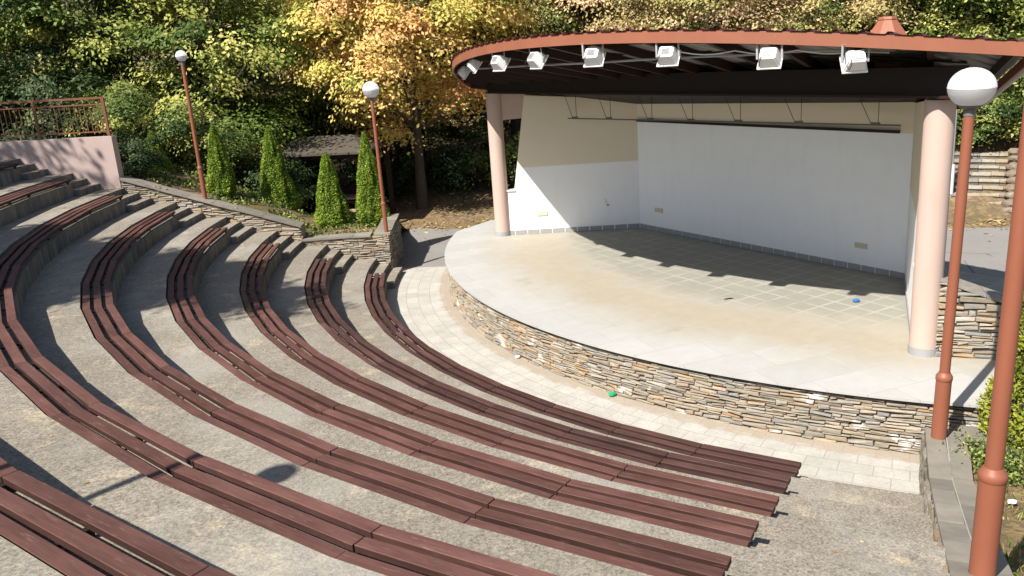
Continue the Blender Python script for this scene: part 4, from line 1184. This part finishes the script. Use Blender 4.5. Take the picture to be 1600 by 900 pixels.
for i, (x, y, v, s, lb) in enumerate([(15.6, 27.4, 0, 1.15, "leafy bush right behind the large lamp globe"), (16.2, 24.6, 0, .95, "leafy bush beside the stone steps on their right"), (17.8, 26.0, 0, 1.2, "leafy bush at the right edge behind the near lamp pole"), (13.6, 28.6, 1, 1.1, "dark bush at the head of the stone steps"),
        (-1.2, 32.0, 1, 1.1, "dark bush right of the oak trunk"), (.9, 31.0, 0, .9, "green bush against the left column of the stage"), (-4.6, 32.6, 1, 1.2, "dark bush behind the gazebo"), (-8.2, 31.5, 1, 1.2, "dark bush left of the gazebo"), (-10.6, 26.6, 0, .95, "sunlit bush behind the small thuja near the pink wall"), (-8.9, 26.4, 0, .85, "sunlit bush left of the tall thuja"), (14.6, 26.6, 0, .8, "leafy bush at the top right edge of the stone steps"), (-13, 25.4, 1, 1.1, "dark bush under the railing"), (-16.5, 24.2, 1, 1.2, "dark bush behind the railing at the left edge"),
        (3.2, 30.2, 1, 1.0, "dark bush hidden behind the stage wall"), (-8.8, 25.2, 0, .8, "sunlit bush just right of the smallest thuja"), (-10.9, 25.0, 0, .85, "sunlit bush close behind the end of the pink wall"), (-6.9, 25.8, 1, .75, "dark bush right of the lamp behind the sloping wall"), (-9.9, 23.0, 1, .5, "low dark bush at the end of the pink wall")]):
    tree(V_SHRUB[v], "shrub", x, y, s, i * 1.1, lb, z=max(ground_z(x, y), bank_z(x, y) if x < -3.3 and y < 30 else 0), cat="bush", group="bushes at the edge of the wood")
# shade trees standing out of sight to the left
V_SHADE = [variant(63, 5.0, 10.6, 2.3, 130, 170, .26, ML_DARK, .16, gap=.55), variant(64, 4.4, 9.4, 2.6, 60, 120, .22, ML_DARK, .16, gap=.4)]
for i, (x, y, s, v, lb) in enumerate([(-13.6, 7.9, 1.0, 0, "shade tree out of sight left of the seats, nearest to them"), (-16.9, 6.8, .95, 0, "second shade tree out of sight farther left of the seats"), (-18.2, 15.0, 1.1, 1, "shade tree out of sight behind the top row, dappling the pink wall"), (-20.4, 11.6, 1.1, 1, "shade tree farthest out of sight at left")]):
    tree(V_SHADE[v], "broadleaf_tree", x, y, s, i * 2.0, lb, z=3.98)
# far wood as one mass
rng = np.random.default_rng(77)
cs, ts = [], []
for i in range(900):
    x = rng.uniform(-48, 48); d = rng.uniform(14, 24); y = 26.9 - (x + 3) * .327 + d
    z = ground_z(x, y) + rng.uniform(0, 10)
    k = 60; g = rng.normal(size=(k, 3)) * np.array([.9, .9, .5]); cs.append(g + np.array([x, y, z])); ts.append(np.clip(rng.normal(.4, .25) + rng.normal(0, .15, k), 0, 1))
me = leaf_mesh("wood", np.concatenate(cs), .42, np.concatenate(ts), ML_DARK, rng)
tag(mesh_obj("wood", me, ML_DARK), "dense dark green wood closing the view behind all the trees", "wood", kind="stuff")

# thujas
def thuja(label, x, y, z, h, r, mat, seed, n=5200, size=.058, tip=.75):
    n = int(n * 2.9)
    rng = np.random.default_rng(seed)
    f = rng.uniform(0, 1, n) ** .75                                   # 0 base .. 1 tip
    f = 1 - f
    prof = np.clip((1 - f) ** tip, 0, 1) * np.clip(.62 + f * 4.0, 0, 1)
    a = rng.uniform(0, 2 * np.pi, n)
    bump_ = np.array([noise.noise(Vector((math.cos(t) * 2.2, math.sin(t) * 2.2, q * h * 2.4 + seed))) for t, q in zip(a, f)])
    rad = r * prof * (1 + .25 * bump_) * rng.uniform(.82, 1.03, n) + .015
    c = np.stack([rad * np.cos(a), rad * np.sin(a), .05 + f * h], 1)
    dirs = np.stack([np.cos(a) * .6, np.sin(a) * .6, np.full(n, 1.0)], 1)
    tint = np.clip(.45 + .5 * bump_ + rng.normal(0, .2, n), 0, 1)
    nrm_up = .15
    me = leaf_mesh("foliage", c, size, tint, mat, rng, up=nrm_up, aspect=.5, dirs=dirs)
    t = thing("thuja", label, "thuja", (x, y, z), 0, "cone shaped thujas")
    o = bpy.data.objects.new("foliage", me); link(o); o.parent = t
    bm = bmesh.new(); tube(bm, [(0, 0, -.2), (.02, .01, h * .5), (0, 0, h * .93)], [.06, .05, .01], 7)
    # dense inner branches
    rn = random.Random(seed)
    for i in range(90):
        zz = rn.uniform(.05, .9) * h; aa = rn.uniform(0, 6.28); q = (1 - zz / h) ** tip * r * .75 * min(1, .62 + zz / h * 4)
        tube(bm, [(0, 0, zz), (math.cos(aa) * q, math.sin(aa) * q, zz + q * .7)], [.018, .006], 4)
    bobj("trunk", bm, M_BARK, t)
    return t
thuja("tallest bright green thuja, left of the gazebo behind the sloping wall", -6.62, 24.5, .95, 2.75, .62, ML_THUJA, 1, 9000)
thuja("shorter plump thuja standing in the middle of the stone planter", -4.85, 23.3, .92, 2.06, .52, ML_THUJA, 2, 6500)
thuja("slim thuja touching the lamp pole at the planter corner", -3.72, 23.2, .90, 2.55, .48, ML_THUJA, 3, 7000)
thuja("thuja right beside the small lamp on the sloping wall", -7.75, 23.2, 1.95, 1.95, .42, ML_THUJA, 4, 5500)
thuja("small dark thuja nearest the pink wall", -9.75, 24.0, 2.45, 1.35, .42, ML_THUJA, 5, 4000)
thuja("golden green thuja at the right edge behind the near lamp pole", 6.30, 8.95, .34, 2.95, .80, ML_THUJAY, 6, 9000, .062, .5)

# grass, weeds and fallen leaves
def scatter(name, pts, size, mat, seed, label, cat, up=.5, tint=None, dirs=None, aspect=.55):
    rng = np.random.default_rng(seed)
    ti = rng.uniform(0, 1, len(pts)) if tint is None else tint
    me = leaf_mesh(name, np.array(pts), size, ti, mat, rng, up=up, dirs=dirs, aspect=aspect)
    return tag(mesh_obj(name, me, mat), label, cat, kind="stuff")
rng = np.random.default_rng(5)
pts = []
while len(pts) < 5200:
    x = rng.uniform(-10, 15); d = rng.uniform(-.5, 4.5) if rng.random() < .85 else rng.uniform(-2.5, 0); y = 26.9 - (x + 3) * .327 + d
    if d < -.1 and rng.random() < .85: continue
    z = max(ground_z(x, y), bank_z(x, y) if x < -3.3 and y < 30 else 0)
    pts.append((x, y, z + .025))
scatter("fallen_leaves", pts, .12, ML_LITTER, 6, "dry fallen leaves strewn along the far edge of the road", "leaves", up=3)
pts = []
for _ in range(7000):
    r, t = rng.uniform(11.9, 17.5), rng.uniform(.12, 3.2)
    b = PO(r, -114.75) + n * (.3 + t)
    if noise.noise(Vector((b.x * 1.7, b.y * 1.7, 1))) < -.12: continue
    pts.append((b.x, b.y, interp(r, RB) - .01 + rng.uniform(0, .05)))
scatter("grass", pts, .10, ML_GRASS, 7, "thin dry grass on the verge beside the low slate wall", "grass", up=-.3, dirs=np.tile([0, 0, 1.0], (len(pts), 1)), aspect=.16)
pts = []
for _ in range(2600):
    c_ = PO(12.55, -114.75) + n * .72; q = rng.normal(size=3) * np.array([.17, .26, .07]); pts.append((c_.x + q[0], c_.y + q[1], .56 + abs(q[2])))
scatter("weeds", pts, .042, ML_HEDGE, 8, "clump of green weeds behind the far end of the low slate wall", "weeds")
pts = []
for _ in range(9000):
    x, y = rng.uniform(-9.6, -3.35), rng.uniform(21.5, 25.2)
    if noise.noise(Vector((x * 1.4, y * 1.4, 9))) < -.05: continue
    pts.append((x, y, bank_z(x, y) + rng.uniform(0, .12)))
scatter("groundcover", pts, .09, ML_HEDGE, 9, "low green ground cover round the thujas in the planter", "ground cover", up=0)

# ---------------------------------------------------------------- SMALL LITTER
def scrap(name, label, cat, c, s, mat, rz=0.3, flat=True):
    bm = bmesh.new(); bmesh.ops.create_icosphere(bm, subdivisions=2, radius=1)
    for v in bm.verts: v.co = Vector((v.co.x * s[0], v.co.y * s[1], v.co.z * s[2])) * (1 + .3 * noise.noise(v.co * 2.3 + Vector(c)))
    o = bobj(name, bm, mat); o.location = c; o.rotation_euler = (0, 0, rz); return tag(o, label, cat)
scrap_n = n
M_BLUE = mat_plain("blue_plastic", (0.04, 0.16, 0.42), .4); M_GRN = mat_plain("green_plastic", (0.02, 0.36, 0.16), .4); M_PAPER = mat_plain("white_paper", (0.8, 0.8, 0.78), .8); M_LF = mat_plain("dry_leaf", (0.5, 0.3, 0.12), .8)
scrap("crumpled_wrapper", "blue crumpled wrapper lying on the stage floor", "litter", (5.93, 13.88, SZ + .03), (.07, .05, .03), M_BLUE)
scrap("crushed_can", "green crushed can at the foot of the stage wall", "litter", (1.47, 12.36, .035), (.07, .05, .035), M_GRN)
scrap("dry_leaf", "single orange dry leaf on the concrete near the slate wall", "leaf", (3.29, 6.36, .912), (.06, .04, .008), M_LF)
scrap("paper_scrap", "white paper scrap on the grass beside the near lamp pole", "litter", PO(13.6, -114.75) + n * .75 + Vector((0, 0, .68)), (.05, .04, .02), M_PAPER)
scrap("paper_scrap", "white paper scrap by the stone facing in the middle of the walkway", "litter", (.02, 14.35, .03), (.05, .04, .03), M_PAPER)
scrap("twig", "short dark twig lying on the lit stage floor", "twig", (3.9, 14.55, SZ + .012), (.1, .015, .01), M_BROWN, .2)
bm = bmesh.new(); box(bm, (0, 0, .1), (.7, .34, .2)); bmesh.ops.bevel(bm, geom=list(bm.edges), offset=.04, segments=2, affect='EDGES')
o = bobj("kerb_stone", bm, M_SLATE); o.location = (-.9, 25.2, 0); o.rotation_euler = (0, 0, .1); tag(o, "dark flat stone block on the road behind the stage's left end", "stone block")

scrap("paper_scrap", "tiny white paper scrap on the concrete between the lower left benches", "litter", PO(19.95, -128.6, 2.706), (.035, .012, .004), M_PAPER, .8)
scrap("dry_leaf", "small pale dry leaf on the concrete below the round lamp shadow", "leaf", PO(18.55, -126.9, 2.256), (.035, .022, .006), M_LF, 2.1)

# crumbs of dry leaf and grit blown against the risers
rng = np.random.default_rng(21)
pts = []
while len(pts) < 420:
    k = rng.integers(1, 8); a = rng.uniform(-183, -115.5)
    q = rng.random(); off = (k - 1) * STEP
    r = 13.36 + off + (.74 - abs(rng.normal(0, .10)) if q < .7 else rng.uniform(.05, .7))
    if r > 12.7 + k * STEP + .15 and not (thL(k + 1) < a < thR(k + 1)): continue
    p = PO(r, a, k * RISE + .008); pts.append((p.x, p.y, p.z))
scatter("dry_debris", pts, .05, ML_LITTER, 22, "crumbs of dry leaf lying on the concrete along the bench rows", "leaves", up=5)
